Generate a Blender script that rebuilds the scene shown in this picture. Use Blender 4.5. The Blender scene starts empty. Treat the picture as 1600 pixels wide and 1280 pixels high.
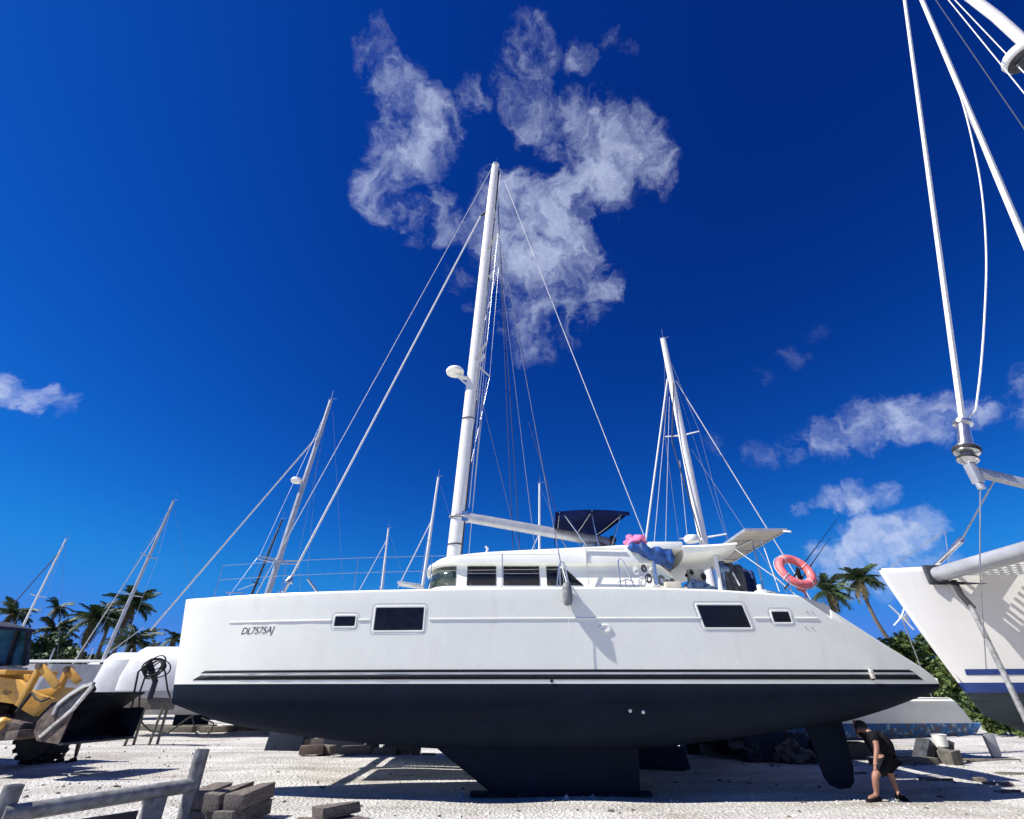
import bpy, bmesh, math, random
from mathutils import Vector, Matrix, Quaternion
random.seed(7)
sc = bpy.context.scene
COL = sc.collection
# ---------------------------------------------------------------- camera, sky, sun
FPX, TH, CZ = 750.0, math.radians(30.4), 1.6
cT, sT = math.cos(TH), math.sin(TH)
cam = bpy.data.cameras.new('camera'); camo = bpy.data.objects.new('camera', cam); COL.objects.link(camo)
camo.location = (0, 0, CZ); camo.rotation_euler = (math.pi/2 + TH, 0, 0)
cam.sensor_width = 36; cam.lens = 36*FPX/1600; cam.clip_end = 3000; cam.clip_start = .05
sc.camera = camo
sc.cycles.max_bounces = 7; sc.cycles.diffuse_bounces = 3; sc.cycles.glossy_bounces = 3
SUN = Vector((-0.80, -0.22, 1.0)).normalized()          # towards the sun
sun = bpy.data.lights.new('sun', 'SUN'); sun.energy = 5.0; sun.angle = math.radians(.53); sun.color = (1, .955, .88)
suno = bpy.data.objects.new('sun', sun); COL.objects.link(suno)
suno.rotation_euler = (-SUN).to_track_quat('-Z', 'Y').to_euler(); suno.location = (-20, -5, 40)
sc.view_settings.view_transform = 'Standard'; sc.view_settings.look = 'None'
sc.view_settings.exposure = 0.64; sc.view_settings.gamma = 1
def ray(px, py):
    u = (px-800)/FPX; v = (640-py)/FPX
    return Vector((u, cT-v*sT, sT+v*cT))
def P(px, py, d):                                        # point seen at a pixel, d metres ahead
    r = ray(px, py); t = d/r.y
    return Vector((0, 0, CZ)) + r*t
def G(px, py):                                           # point on the ground
    r = ray(px, py); t = -CZ/r.z
    return Vector((r.x*t, r.y*t, 0))
# sky: physical sky, graded to the deep tropical blue, with broken cumulus wisps
w = bpy.data.worlds.new('World'); sc.world = w; w.use_nodes = True
nt = w.node_tree; nt.nodes.clear(); N = nt.nodes.new; L = nt.links.new
def math_(op, a, b=None, c=None):
    n = N('ShaderNodeMath'); n.operation = op
    for i, x in enumerate((a, b, c)):
        if x is None: continue
        if isinstance(x, (int, float)): n.inputs[i].default_value = x
        else: L(x, n.inputs[i])
    return n.outputs[0]
sky = N('ShaderNodeTexSky'); sky.sky_type = 'NISHITA'; sky.sun_disc = False
sky.sun_elevation = math.asin(SUN.z); sky.sun_rotation = math.atan2(SUN.x, SUN.y)
sky.altitude = 600; sky.air_density = 1.0; sky.dust_density = .15; sky.ozone_density = 5.0
hs = N('ShaderNodeHueSaturation'); hs.inputs['Saturation'].default_value = 1.2
L(sky.outputs[0], hs.inputs['Color'])
sp = N('ShaderNodeSeparateColor'); L(hs.outputs[0], sp.inputs[0]); cmb = N('ShaderNodeCombineColor')
for i, (a, p, mx_) in enumerate(((.080, 1.7, .55), (.250, 1.70, 1.75), (.520, 1.31, 5.6))): L(math_('SMOOTH_MIN', math_('MULTIPLY', math_('POWER', math_('MAXIMUM', sp.outputs[i], 0.0), p), a), mx_, mx_*.5), cmb.inputs[i])
tc = N('ShaderNodeTexCoord'); nrm = N('ShaderNodeVectorMath'); nrm.operation = 'NORMALIZE'; L(tc.outputs['Generated'], nrm.inputs[0])
D = nrm.outputs[0]
wn = N('ShaderNodeTexNoise'); wn.inputs['Scale'].default_value = 10; wn.inputs['Detail'].default_value = 8; wn.inputs['Roughness'].default_value = .6; L(D, wn.inputs['Vector'])
ws = N('ShaderNodeVectorMath'); ws.operation = 'SUBTRACT'; L(wn.outputs['Color'], ws.inputs[0]); ws.inputs[1].default_value = (.5, .5, .5)
wm = N('ShaderNodeVectorMath'); wm.operation = 'MULTIPLY_ADD'; L(ws.outputs[0], wm.inputs[0]); wm.inputs[1].default_value = (.10, .10, .10); L(D, wm.inputs[2])
wq = N('ShaderNodeVectorMath'); wq.operation = 'NORMALIZE'; L(wm.outputs[0], wq.inputs[0]); DW = wq.outputs[0]
CL = []                                                  # cloud wisps: chains of (picture point, radius, weight) turned into directions
for ch in ([(600,52,16,.34),(590,85,22,.5),(605,120,26,.62),(640,160,32,.8),(668,195,34,.85),(690,222,26,.7)], [(712,178,10,.3),(736,158,17,.55),(740,142,12,.4)], [(655,225,32,.8),(625,250,34,.85),(605,285,32,.85),(622,325,28,.75),(640,352,18,.5)], [(655,310,20,.5),(690,345,22,.5),(722,362,14,.3)], [(720,440,16,.3),(738,470,14,.25)],
    [(835,70,26,.42),(812,105,26,.5),(815,150,28,.58),(840,190,28,.62),(872,205,28,.7)], [(900,90,16,.4),(922,84,12,.3)], [(955,60,12,.3),(975,78,12,.25)], [(890,200,30,.78),(930,210,36,.9),(975,225,34,.85),(1012,250,30,.8),(1032,278,18,.5)], [(960,240,34,.85),(935,275,36,.92),(905,305,30,.8),(885,330,22,.6)],
    [(800,330,34,.9),(815,365,42,1.0),(845,385,46,1.05),(880,400,38,.85),(905,385,26,.6)], [(870,425,32,.7),(905,448,28,.65),(940,448,22,.55),(920,480,22,.5),(895,515,18,.4)], [(825,470,26,.55),(812,500,24,.5),(830,530,22,.45),(850,545,14,.3)],
    [(1190,590,14,.2),(1240,555,14,.24),(1285,525,12,.2)], [(1120,690,14,.2),(1180,712,14,.25),(1235,705,18,.4),(1290,690,24,.6),(1345,672,26,.7),(1400,660,24,.72),(1455,650,24,.75),(1510,640,22,.7),(1565,636,16,.42)], [(1420,632,12,.5),(1470,622,16,.6)],
    [(1258,795,9,.45),(1295,786,16,.75),(1340,778,20,.9),(1380,772,16,.75),(1408,770,9,.4)], [(1295,870,20,.7),(1340,862,26,.85),(1385,850,30,.9),(1425,838,28,.95),(1455,828,20,.8)], [(1320,900,24,.6),(1380,890,28,.65),(1440,875,24,.6)],
    [(-40,590,20,.6),(15,600,18,.75),(55,615,15,.65),(95,632,11,.5),(130,642,7,.3)], [(1720,620,70,.8)], [(-280,700,70,.8)]):
    for k, (x0, y0, r0, w0) in enumerate(ch):
        CL.append((x0, y0, r0, w0))
acc = None
for (px, py, rr, wt) in CL:
    c = ray(px, py).normalized()
    r0 = ray(px, py); ang = 1.36*rr/FPX/r0.length**1.0*math.sqrt(1/ r0.length)
    dn = N('ShaderNodeVectorMath'); dn.operation = 'DOT_PRODUCT'; L(DW, dn.inputs[0]); dn.inputs[1].default_value = c
    mr = N('ShaderNodeMapRange'); mr.interpolation_type = 'SMOOTHSTEP'
    mr.inputs[1].default_value = math.cos(ang*1.75); mr.inputs[2].default_value = math.cos(ang*.05)
    mr.inputs[3].default_value = 0; mr.inputs[4].default_value = wt; L(dn.outputs['Value'], mr.inputs[0])
    acc = mr.outputs[0] if acc is None else math_('MAXIMUM', acc, mr.outputs[0])
n1 = N('ShaderNodeTexNoise'); n1.inputs['Scale'].default_value = 13; n1.inputs['Detail'].default_value = 9; n1.inputs['Roughness'].default_value = .58; n1.inputs['Distortion'].default_value = .5
wv1 = N('ShaderNodeVectorMath'); wv1.operation = 'MULTIPLY_ADD'; L(ws.outputs[0], wv1.inputs[0]); wv1.inputs[1].default_value = (.17, .17, .17); L(D, wv1.inputs[2]); L(wv1.outputs[0], n1.inputs['Vector'])
n2 = N('ShaderNodeTexNoise'); n2.inputs['Scale'].default_value = 30; n2.inputs['Detail'].default_value = 7; n2.inputs['Roughness'].default_value = .58; n2.inputs['Distortion'].default_value = .5
L(wv1.outputs[0], n2.inputs['Vector'])
nz = math_('ADD', math_('MULTIPLY', math_('SUBTRACT', n1.outputs[0], .5), 2.7), math_('MULTIPLY', math_('SUBTRACT', n2.outputs[0], .5), 1.0))
dens = math_('ADD', math_('MULTIPLY', acc, 1.15), math_('MULTIPLY', nz, math_('MINIMUM', math_('MULTIPLY', acc, 3.0), 1.0)))
mr = N('ShaderNodeMapRange'); mr.interpolation_type = 'SMOOTHSTEP'; L(dens, mr.inputs[0])
for i, x in enumerate((.16, 1.95, 0, .92)): mr.inputs[i+1].default_value = x
mix = N('ShaderNodeMix'); mix.data_type = 'RGBA'; L(mr.outputs[0], mix.inputs[0]); L(cmb.outputs[0], mix.inputs[6]); mix.inputs[7].default_value = (4.3, 4.9, 6.5, 1)
bg = N('ShaderNodeBackground'); bg.inputs[1].default_value = .09; L(mix.outputs[2], bg.inputs[0])
wo = N('ShaderNodeOutputWorld'); L(bg.outputs[0], wo.inputs[0])

# ---------------------------------------------------------------- materials
MATS = {}
def mat(name, col, rough=.5, metal=0, var=.12, vs=6, bump=0, bs=40, col2=None, th=None, streak=0, coat=0, emit=None, alpha=1, spec=.5, stretch=None, dirt=None, sss=0):
    m = bpy.data.materials.new(name); m.use_nodes = True; MATS[name] = m
    t = m.node_tree; b = t.nodes['Principled BSDF']; n = t.nodes.new; l = t.links.new
    b.inputs['Roughness'].default_value = rough; b.inputs['Metallic'].default_value = metal
    b.inputs['Coat Weight'].default_value = coat; b.inputs['Specular IOR Level'].default_value = spec
    tcn = n('ShaderNodeTexCoord'); vec = n('ShaderNodeNewGeometry').outputs['Position']
    if stretch:
        mp = n('ShaderNodeMapping'); mp.inputs['Scale'].default_value = stretch; l(vec, mp.inputs[0]); vec = mp.outputs[0]
    tx = n('ShaderNodeTexNoise'); tx.inputs['Scale'].default_value = vs; tx.inputs['Detail'].default_value = 6; tx.inputs['Roughness'].default_value = .6; l(vec, tx.inputs['Vector'])
    rp = n('ShaderNodeValToRGB'); l(tx.outputs[0], rp.inputs[0])
    c2 = col2 or tuple(max(0, c*(1-var*2)) for c in col); c1 = col if col2 else tuple(min(1, c*(1+var)) for c in col)
    lo, hi = th or (.3, .7)
    rp.color_ramp.elements[0].position = lo; rp.color_ramp.elements[0].color = (*c2, 1)
    rp.color_ramp.elements[1].position = hi; rp.color_ramp.elements[1].color = (*c1, 1)
    out = rp.outputs[0]
    if dirt:                                            # stains: (colour, scale vector, low, high, amount)
        dc, dsc, dlo, dhi, am = dirt
        mp = n('ShaderNodeMapping'); mp.inputs['Scale'].default_value = dsc; l(n('ShaderNodeNewGeometry').outputs['Position'], mp.inputs[0])
        t2 = n('ShaderNodeTexNoise'); t2.inputs['Scale'].default_value = 1; t2.inputs['Detail'].default_value = 5; l(mp.outputs[0], t2.inputs['Vector'])
        mr2 = n('ShaderNodeMapRange'); mr2.inputs[1].default_value = dlo; mr2.inputs[2].default_value = dhi; mr2.inputs[4].default_value = am; l(t2.outputs[0], mr2.inputs[0])
        mx = n('ShaderNodeMix'); mx.data_type = 'RGBA'; l(mr2.outputs[0], mx.inputs[0]); l(out, mx.inputs[6]); mx.inputs[7].default_value = (*dc, 1); out = mx.outputs[2]
    l(out, b.inputs['Base Color'])
    if bump:
        t3 = n('ShaderNodeTexNoise'); t3.inputs['Scale'].default_value = bs; t3.inputs['Detail'].default_value = 5; l(vec, t3.inputs['Vector'])
        bp = n('ShaderNodeBump'); bp.inputs['Strength'].default_value = bump; bp.inputs['Distance'].default_value = .02; l(t3.outputs[0], bp.inputs['Height']); l(bp.outputs[0], b.inputs['Normal'])
    rg = n('ShaderNodeMapRange'); l(tx.outputs[0], rg.inputs[0]); rg.inputs[3].default_value = max(0, rough-.1); rg.inputs[4].default_value = min(1, rough+.12); l(rg.outputs[0], b.inputs['Roughness'])
    if sss: b.inputs['Subsurface Weight'].default_value = sss
    return m
GEL = mat('gelcoat', (.84,.855,.775), .26, var=.025, vs=.8, coat=.1, bump=.035, bs=1.4, dirt=((.56,.50,.42), (3.2,3.2,.55), .56, .84, .36))
GEL2 = mat('gelcoat_clean', (.84,.845,.775), .35, var=.03, vs=2, dirt=((.5,.46,.4), (4,4,2), .6, .85, .3))
GELR = mat('gelcoat_other', (.85,.83,.78), .3, var=.03, vs=1.5, coat=.15, dirt=((.55,.52,.47), (7,7,.5), .62, .85, .35))
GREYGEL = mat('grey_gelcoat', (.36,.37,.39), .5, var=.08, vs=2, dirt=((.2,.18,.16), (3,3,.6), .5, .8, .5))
ANTI = mat('black_antifouling', (.009,.015,.028), .75, var=.12, vs=3, bump=.12, bs=60, dirt=((.020,.022,.030), (.5,.5,5), .5, .8, .5), spec=.08)
NAVYANTI = mat('navy_antifouling', (.02,.04,.075), .65, var=.3, vs=2, stretch=(1,1,5), bump=.1)
GREENANTI = mat('weathered_antifouling', (.022,.036,.045), .75, var=.35, vs=2.5, stretch=(.5,.5,5), bump=.2)
STRIPE = mat('stripe_black', (.010,.012,.018), .5, var=.2, spec=.2, dirt=((.2,.19,.18), (6,6,12), .68, .8, .5))
BLUESTR = mat('stripe_blue', (.02,.05,.21), .4, var=.15)
MOTTLE = mat('mottled_blue', (.02,.14,.38), .7, vs=6, col2=(.13,.10,.11), th=(.42,.52), bump=.3, bs=18, dirt=((.28,.42,.52), (8,8,6), .54, .62, .9))
GLASS = mat('dark_glass', (.010,.012,.02), .14, var=.2, spec=.22)
GLASSG = mat('green_glass', (.05,.075,.06), .1, var=.5, vs=5, spec=.6)
ALU = mat('white_mast', (.78,.77,.74), .35, var=.04, vs=3, dirt=((.4,.36,.3), (3,3,1), .6, .85, .4))
METAL = mat('stainless', (.62,.63,.65), .22, metal=.9, var=.06)
GALV = mat('galvanised', (.22,.225,.23), .65, metal=.15, var=.28, vs=9, bump=.15, bs=30, dirt=((.16,.10,.07), (6,6,4), .6, .8, .5))
MASTG = mat('silver_mast', (.47,.48,.50), .4, metal=.4, var=.1, vs=3)
ROPEW = mat('white_rope', (.72,.72,.70), .8, var=.12, vs=30)
ROPED = mat('dark_rope', (.035,.045,.09), .8, var=.2, vs=30)
WIRE = mat('wire', (.45,.47,.5), .3, metal=.7, var=.1)
BLACK = mat('black_rubber', (.018,.018,.02), .75, var=.3, vs=10, bump=.1)
NAVY = mat('navy_canvas', (.009,.018,.085), .95, var=.25, vs=5, bump=.25, bs=14, spec=.04)
ROYAL = mat('blue_tarp', (.015,.085,.33), .6, var=.4, vs=6, bump=.4, bs=10)
PINK = mat('pink_plastic', (.80,.16,.17), .5, var=.12, vs=6, dirt=((.80,.36,.36), (9,9,9), .5, .7, .6))
PINKC = mat('pink_cloth', (.85,.22,.42), .8, var=.25, vs=14, bump=.4, bs=18)
CREAM = mat('cream_panel', (.60,.55,.45), .5, var=.08, vs=3, dirt=((.35,.3,.22), (4,4,4), .5, .8, .5))
NETG = mat('grey_net', (.10,.11,.12), .9, var=.5, vs=22, bump=.5, bs=40)
NETB = mat('blue_net', (.012,.035,.16), .9, var=.5, vs=18, bump=.5, bs=40)
TOWEL = mat('blue_towel', (.20,.32,.45), .9, vs=9, col2=(.04,.07,.18), th=(.4,.6), bump=.5, bs=25)
GREYF = mat('grey_fender', (.22,.23,.24), .7, var=.3, vs=14, bump=.2)
YEL = mat('loader_yellow', (.72,.40,.07), .45, var=.12, vs=5, dirt=((.30,.19,.10), (5,5,5), .52, .74, .7))
RUST = mat('rusty_steel', (.13,.095,.08), .8, var=.4, vs=8, bump=.4, bs=35, dirt=((.24,.22,.20), (7,7,5), .58, .78, .6))
STEELD = mat('dark_steel', (.045,.05,.062), .6, var=.4, vs=6, metal=.2, bump=.2)
BUCK = mat('shaded_bucket_steel', (.012,.016,.028), .8, var=.4, vs=4, bump=.3, dirt=((.05,.04,.035), (4,4,4), .62, .8, .6), spec=.15)  # near-black: the shade inside the bucket is put into the base colour
SHADEW = mat('shaded_gelcoat', (.60,.61,.62), .5, var=.06, vs=2, dirt=((.4,.38,.35), (4,4,.6), .5, .8, .4))  # white gelcoat greyed: shade on the blunt bows is put into the colour
WORN = mat('worn_edge', (.62,.62,.60), .55, var=.2, vs=14, dirt=((.2,.16,.12), (8,8,8), .52, .7, .7))
CABG = mat('cab_glass', (.05,.19,.21), .08, var=.5, vs=3, spec=.7)
WOOD = mat('weathered_timber', (.20,.175,.155), .9, vs=3, col2=(.075,.060,.052), th=(.35,.65), stretch=(14,2.5,14), bump=.6, bs=8)
WOODX = mat('weathered_beam', (.21,.19,.155), .9, vs=3, col2=(.09,.08,.065), th=(.35,.65), stretch=(2.5,14,14), bump=.6, bs=8)
WOODR = mat('reddish_timber', (.19,.135,.115), .9, vs=3, col2=(.085,.06,.05), th=(.35,.65), stretch=(3,8,12), bump=.6, bs=8)
CONCB = mat('shaded_navy_concrete', (.010,.018,.042), .85, var=.3, vs=5, bump=.3, bs=25)  # navy darkened so the block faces look shaded
STONE = mat('rubble', (.17,.155,.13), .95, vs=6, col2=(.06,.055,.05), bump=.6, bs=20)
PEB = mat('coral_pebble', (.55,.53,.50), .95, vs=7, col2=(.30,.29,.27), th=(.35,.6), bump=.3, bs=60)
SKIN = mat('skin_tan', (.30,.15,.10), .55, var=.1, vs=10, sss=.05)
SKIND = mat('skin_dark', (.11,.06,.045), .55, var=.1, vs=10, sss=.05)
CLOTHB = mat('black_cloth', (.012,.012,.015), .9, var=.3, vs=12, bump=.4, bs=18, spec=.1)
CLOTHG = mat('grey_cloth', (.07,.07,.08), .9, var=.3, vs=12, bump=.4, bs=18)
HAIR = mat('dark_hair', (.012,.010,.009), .7, var=.3, vs=40)
TRUNK = mat('palm_trunk', (.17,.14,.115), .95, var=.3, vs=3, stretch=(2,2,14), bump=.5, bs=12)
FROND = mat('palm_frond', (.050,.092,.026), .6, vs=.7, col2=(.020,.045,.015), th=(.35,.65))
FRONDY = mat('old_frond', (.11,.09,.035), .7, vs=1.2, col2=(.08,.07,.02), th=(.35,.65))
LEAF = mat('leaf', (.075,.12,.028), .6, vs=.9, col2=(.028,.055,.014), th=(.35,.65))
LEAF2 = mat('leaf_bright', (.11,.15,.03), .6, vs=.9, col2=(.04,.075,.018), th=(.35,.65))
TEXTM = mat('lettering', (.03,.03,.035), .5, var=.2)

# ---------------------------------------------------------------- mesh helpers
def lerp(tab, x):
    if x <= tab[0][0]: return tab[0][1]
    for (a, b), (c, d) in zip(tab, tab[1:]):
        if x <= c: return b+(d-b)*(x-a)/(c-a)
    return tab[-1][1]
def smooth(tab, x):                                       # Catmull-Rom through a table
    n = len(tab)
    if x <= tab[0][0]: return tab[0][1]
    if x >= tab[-1][0]: return tab[-1][1]
    i = max(k for k in range(n-1) if tab[k][0] <= x)
    x0, y0 = tab[i]; x1, y1 = tab[i+1]; h = x1-x0; t = (x-x0)/h
    m0 = (y1-tab[i-1][1])/(x1-tab[i-1][0]) if i > 0 else (y1-y0)/h
    m1 = (tab[i+2][1]-y0)/(tab[i+2][0]-x0) if i+2 < n else (y1-y0)/h
    return (2*t**3-3*t**2+1)*y0+(t**3-2*t**2+t)*h*m0+(-2*t**3+3*t**2)*y1+(t**3-t**2)*h*m1
def wloc(o):
    v = Vector((0, 0, 0))
    while o is not None: v = v+Vector(o.location); o = o.parent
    return v
def tag(o, label=None, cat=None, group=None, kind=None):
    for k, x in (('label', label), ('category', cat), ('group', group), ('kind', kind)):
        if x: o[k] = x
    return o
def thing(name, loc, label, cat, group=None):
    o = bpy.data.objects.new(name, None); COL.objects.link(o); o.location = loc; o.empty_display_size = .2
    return tag(o, label, cat, group)
def addmesh(name, me, m, parent=None, origin=None, ang=35):
    if m is not None: me.materials.clear(); me.materials.append(m)
    if ang is not None and len(me.polygons):
        me.shade_smooth(); me.set_sharp_from_angle(angle=math.radians(ang))
    o = bpy.data.objects.new(name, me); COL.objects.link(o)
    if len(me.vertices):
        if origin is None:
            n = len(me.vertices); c = Vector((0, 0, 0))
            for v in me.vertices: c += v.co
            origin = c/n
        origin = Vector(origin); me.transform(Matrix.Translation(-origin))
        if parent is not None: o.parent = parent; o.location = origin-wloc(parent)
        else: o.location = origin
    elif parent is not None: o.parent = parent
    return o
class MB:
    def __init__(s): s.v = []; s.f = []
    def add(s, vs, fs):
        k = len(s.v); s.v += [Vector(p) for p in vs]; s.f += [tuple(i+k for i in f) for f in fs]; return s
    def box(s, c, size, R=None):
        c = Vector(c); h = Vector(size)/2; vs = []
        for x in (-1, 1):
            for y in (-1, 1):
                for z in (-1, 1):
                    p = Vector((x*h.x, y*h.y, z*h.z)); vs.append(c+(R @ p if R else p))
        return s.add(vs, [(0,1,3,2),(4,6,7,5),(0,4,5,1),(2,3,7,6),(0,2,6,4),(1,5,7,3)])
    def bbox(s, a, b): return s.box((Vector(a)+Vector(b))/2, [abs(q-p) for p, q in zip(a, b)])
    def bar(s, a, b, w, h):                               # rectangular bar from a to b
        a, b = Vector(a), Vector(b); d = (b-a).normalized()
        up = Vector((0,0,1)) if abs(d.z) < .95 else Vector((0,1,0))
        sx = d.cross(up).normalized(); uz = sx.cross(d)
        vs = [p+sx*i*w/2+uz*j*h/2 for p in (a, b) for i, j in ((-1,-1),(1,-1),(1,1),(-1,1))]
        return s.add(vs, [(0,1,2,3),(7,6,5,4),(0,4,5,1),(1,5,6,2),(2,6,7,3),(3,7,4,0)])
    def tube(s, pts, r, n=8, ell=1.0, ref=None):
        pts = [Vector(p) for p in pts]; m = len(pts); rs = r if isinstance(r, (list, tuple)) else [r]*m
        d0 = (pts[1]-pts[0]).normalized(); up = Vector(ref) if ref else (Vector((0,0,1)) if abs(d0.z) < .9 else Vector((1,0,0)))
        vs = []; sx = None
        for i, p in enumerate(pts):
            d = (pts[min(i+1, m-1)]-pts[max(i-1, 0)]).normalized()
            if sx is None: sx = (up-d*up.dot(d)).normalized()
            else: sx = (sx-d*sx.dot(d)).normalized()
            sy = d.cross(sx)
            for k in range(n):
                a = 2*math.pi*k/n; vs.append(p+sx*(math.cos(a)*rs[i])+sy*(math.sin(a)*rs[i]*ell))
        fs = [(i*n+k, i*n+(k+1) % n, (i+1)*n+(k+1) % n, (i+1)*n+k) for i in range(m-1) for k in range(n)]
        fs += [tuple(range(n))[::-1], tuple((m-1)*n+k for k in range(n))]
        return s.add(vs, fs)
    def lathe(s, prof, c, axis=(0,0,1), n=24):
        c = Vector(c); q = Vector((0,0,1)).rotation_difference(Vector(axis).normalized())
        vs = [c+q @ Vector((r*math.cos(2*math.pi*k/n), r*math.sin(2*math.pi*k/n), z)) for r, z in prof for k in range(n)]
        fs = [(i*n+k, i*n+(k+1) % n, (i+1)*n+(k+1) % n, (i+1)*n+k) for i in range(len(prof)-1) for k in range(n)]
        fs += [tuple(range(n))[::-1], tuple((len(prof)-1)*n+k for k in range(n))]
        return s.add(vs, fs)
    def grid(s, rows, flip=False):
        n = len(rows[0]); vs = [p for r in rows for p in r]
        fs = [(i*n+k, i*n+k+1, (i+1)*n+k+1, (i+1)*n+k) for i in range(len(rows)-1) for k in range(n-1)]
        if flip: fs = [f[::-1] for f in fs]
        return s.add(vs, fs)
    def prism(s, poly, off):                              # polygon of 3-D points pushed along off
        n = len(poly); off = Vector(off); vs = [Vector(p) for p in poly]+[Vector(p)+off for p in poly]
        return s.add(vs, [tuple(range(n))[::-1], tuple(range(n, 2*n))]+[(i, (i+1) % n, (i+1) % n+n, i+n) for i in range(n)])
    def torus(s, c, R, r, axis, n=40, k=12, sq=1.0, jit=0):
        c = Vector(c); q = Vector((0,0,1)).rotation_difference(Vector(axis).normalized()); vs = []
        for i in range(n):
            a = 2*math.pi*i/n
            for j in range(k):
                b = 2*math.pi*j/k; rr = R+r*math.cos(b)
                vs.append(c+q @ Vector((rr*math.cos(a), rr*math.sin(a)*sq, r*math.sin(b))))
        return s.add(vs, [(i*k+j, ((i+1) % n)*k+j, ((i+1) % n)*k+(j+1) % k, i*k+(j+1) % k) for i in range(n) for j in range(k)])
    def blob(s, c, rad, n=14, m=9, amp=.15, seed=0, R=None):
        rnd = random.Random(seed); ph = [(rnd.uniform(1, 4), rnd.uniform(1, 4), rnd.uniform(0, 6), rnd.uniform(0, 6)) for _ in range(5)]
        vs = []; c = Vector(c)
        for i in range(m+1):
            t = math.pi*i/m
            for k in range(n):
                a = 2*math.pi*k/n; q = 1+amp*sum(math.sin(round(u)*a+x)*math.sin(v*t+y) for u, v, x, y in ph)/2
                p = Vector((rad[0]*math.sin(t)*math.cos(a)*q, rad[1]*math.sin(t)*math.sin(a)*q, rad[2]*math.cos(t)*q)); vs.append(c+(R @ p if R else p))
        return s.add(vs, [(i*n+k, (i+1)*n+k, (i+1)*n+(k+1) % n, i*n+(k+1) % n) for i in range(m) for k in range(n)])
    def mesh(s, name='m'):
        me = bpy.data.meshes.new(name); me.from_pydata([tuple(p) for p in s.v], [], s.f)
        me.update(); return me
    def build(s, name, m, parent=None, ang=35, fix=True, bevel=0, origin=None, solid=0):
        me = s.mesh(name)
        if fix:
            bm = bmesh.new(); bm.from_mesh(me); bmesh.ops.remove_doubles(bm, verts=bm.verts, dist=1e-5); bmesh.ops.recalc_face_normals(bm, faces=bm.faces)
            if bevel: bmesh.ops.bevel(bm, geom=[e for e in bm.edges if len(e.link_faces) == 2 and e.calc_face_angle(0) > .6], offset=bevel, segments=2, affect='EDGES', profile=.6)
            bm.to_mesh(me); bm.free()
        o = addmesh(name, me, m, parent, origin, ang)
        if solid:
            md = o.modifiers.new('thickness', 'SOLIDIFY'); md.thickness = solid; md.offset = -1
        return o
def text_mesh(body, size, shear=0.0, spacing=1.0):
    cu = bpy.data.curves.new('t', 'FONT'); cu.body = body; cu.size = size; cu.shear = shear; cu.space_character = spacing; cu.resolution_u = 3
    o = bpy.data.objects.new('t', cu); COL.objects.link(o); dg = bpy.context.evaluated_depsgraph_get()
    me = bpy.data.meshes.new_from_object(o.evaluated_get(dg)); bpy.data.objects.remove(o); return me
def sag(a, b, s, n=14): 
    a, b = Vector(a), Vector(b)
    return [a.lerp(b, i/n)+Vector((0,0,-4*s*(i/n)*(1-i/n))) for i in range(n+1)]
def copy_thing(o, parent=None):
    c = o.copy(); COL.objects.link(c); c.parent = parent
    for ch in list(o.children): copy_thing(ch, c)
    return c
def gz(x, y):                                             # gentle undulation of the yard
    f = max(0, min(1, (y-5)/6))*max(0, min(1, (70-y)/20))
    return f*.030*(math.sin(x*.9+1.3*math.sin(y*.5))*math.sin(y*.8+.6*x)+.5*math.sin(2.3*x-y)*math.sin(1.7*y))-.012

# ---------------------------------------------------------------- ground
gm = bpy.data.materials.new('coral_ground'); gm.use_nodes = True
t = gm.node_tree; b = t.nodes['Principled BSDF']; n = t.nodes.new; l = t.links.new
pos = n('ShaderNodeNewGeometry').outputs['Position']
def noise(scale, det=6, ro=.6, vec=pos):
    x = n('ShaderNodeTexNoise'); x.inputs['Scale'].default_value = scale; x.inputs['Detail'].default_value = det; x.inputs['Roughness'].default_value = ro; l(vec, x.inputs['Vector']); return x.outputs[0]
def ramp(src, a, ca, b_, cb):
    r = n('ShaderNodeValToRGB'); l(src, r.inputs[0]); r.color_ramp.elements[0].position = a; r.color_ramp.elements[0].color = (*ca, 1); r.color_ramp.elements[1].position = b_; r.color_ramp.elements[1].color = (*cb, 1); return r.outputs[0]
def mixc(kind, f, a, b_):
    x = n('ShaderNodeMix'); x.data_type = 'RGBA'; x.blend_type = kind
    if isinstance(f, float): x.inputs[0].default_value = f
    else: l(f, x.inputs[0])
    l(a, x.inputs[6]); l(b_, x.inputs[7]); return x.outputs[2]
base = ramp(noise(.55, 8), .32, (.61,.595,.56), .62, (.77,.765,.745))
grain = ramp(noise(26, 4, .75), .34, (.50,.48,.45), .60, (1,1,1))
vor = n('ShaderNodeTexVoronoi'); vor.inputs['Scale'].default_value = 17; l(pos, vor.inputs['Vector'])
stonec = ramp(vor.outputs['Color'], .05, (.62,.60,.57), .6, (1.0,1.0,1.0))
mp = n('ShaderNodeMapping'); mp.inputs['Scale'].default_value = (.10,.9,1); mp.inputs['Rotation'].default_value = (0,0,.06); l(pos, mp.inputs[0])
ruts = ramp(noise(1.6, 5, .6, mp.outputs[0]), .40, (.74,.72,.69), .58, (1,1,1))
c = mixc('MULTIPLY', .6, base, grain); c = mixc('MULTIPLY', .35, c, stonec); c = mixc('MULTIPLY', .85, c, ruts); c = mixc('MULTIPLY', .7, c, ramp(noise(.33, 7, .65), .36, (.66,.63,.58), .50, (1,1,1)))
l(c, b.inputs['Base Color']); b.inputs['Roughness'].default_value = .95; b.inputs['Specular IOR Level'].default_value = .2
bp = n('ShaderNodeBump'); bp.inputs['Strength'].default_value = .9; bp.inputs['Distance'].default_value = .05
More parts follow.
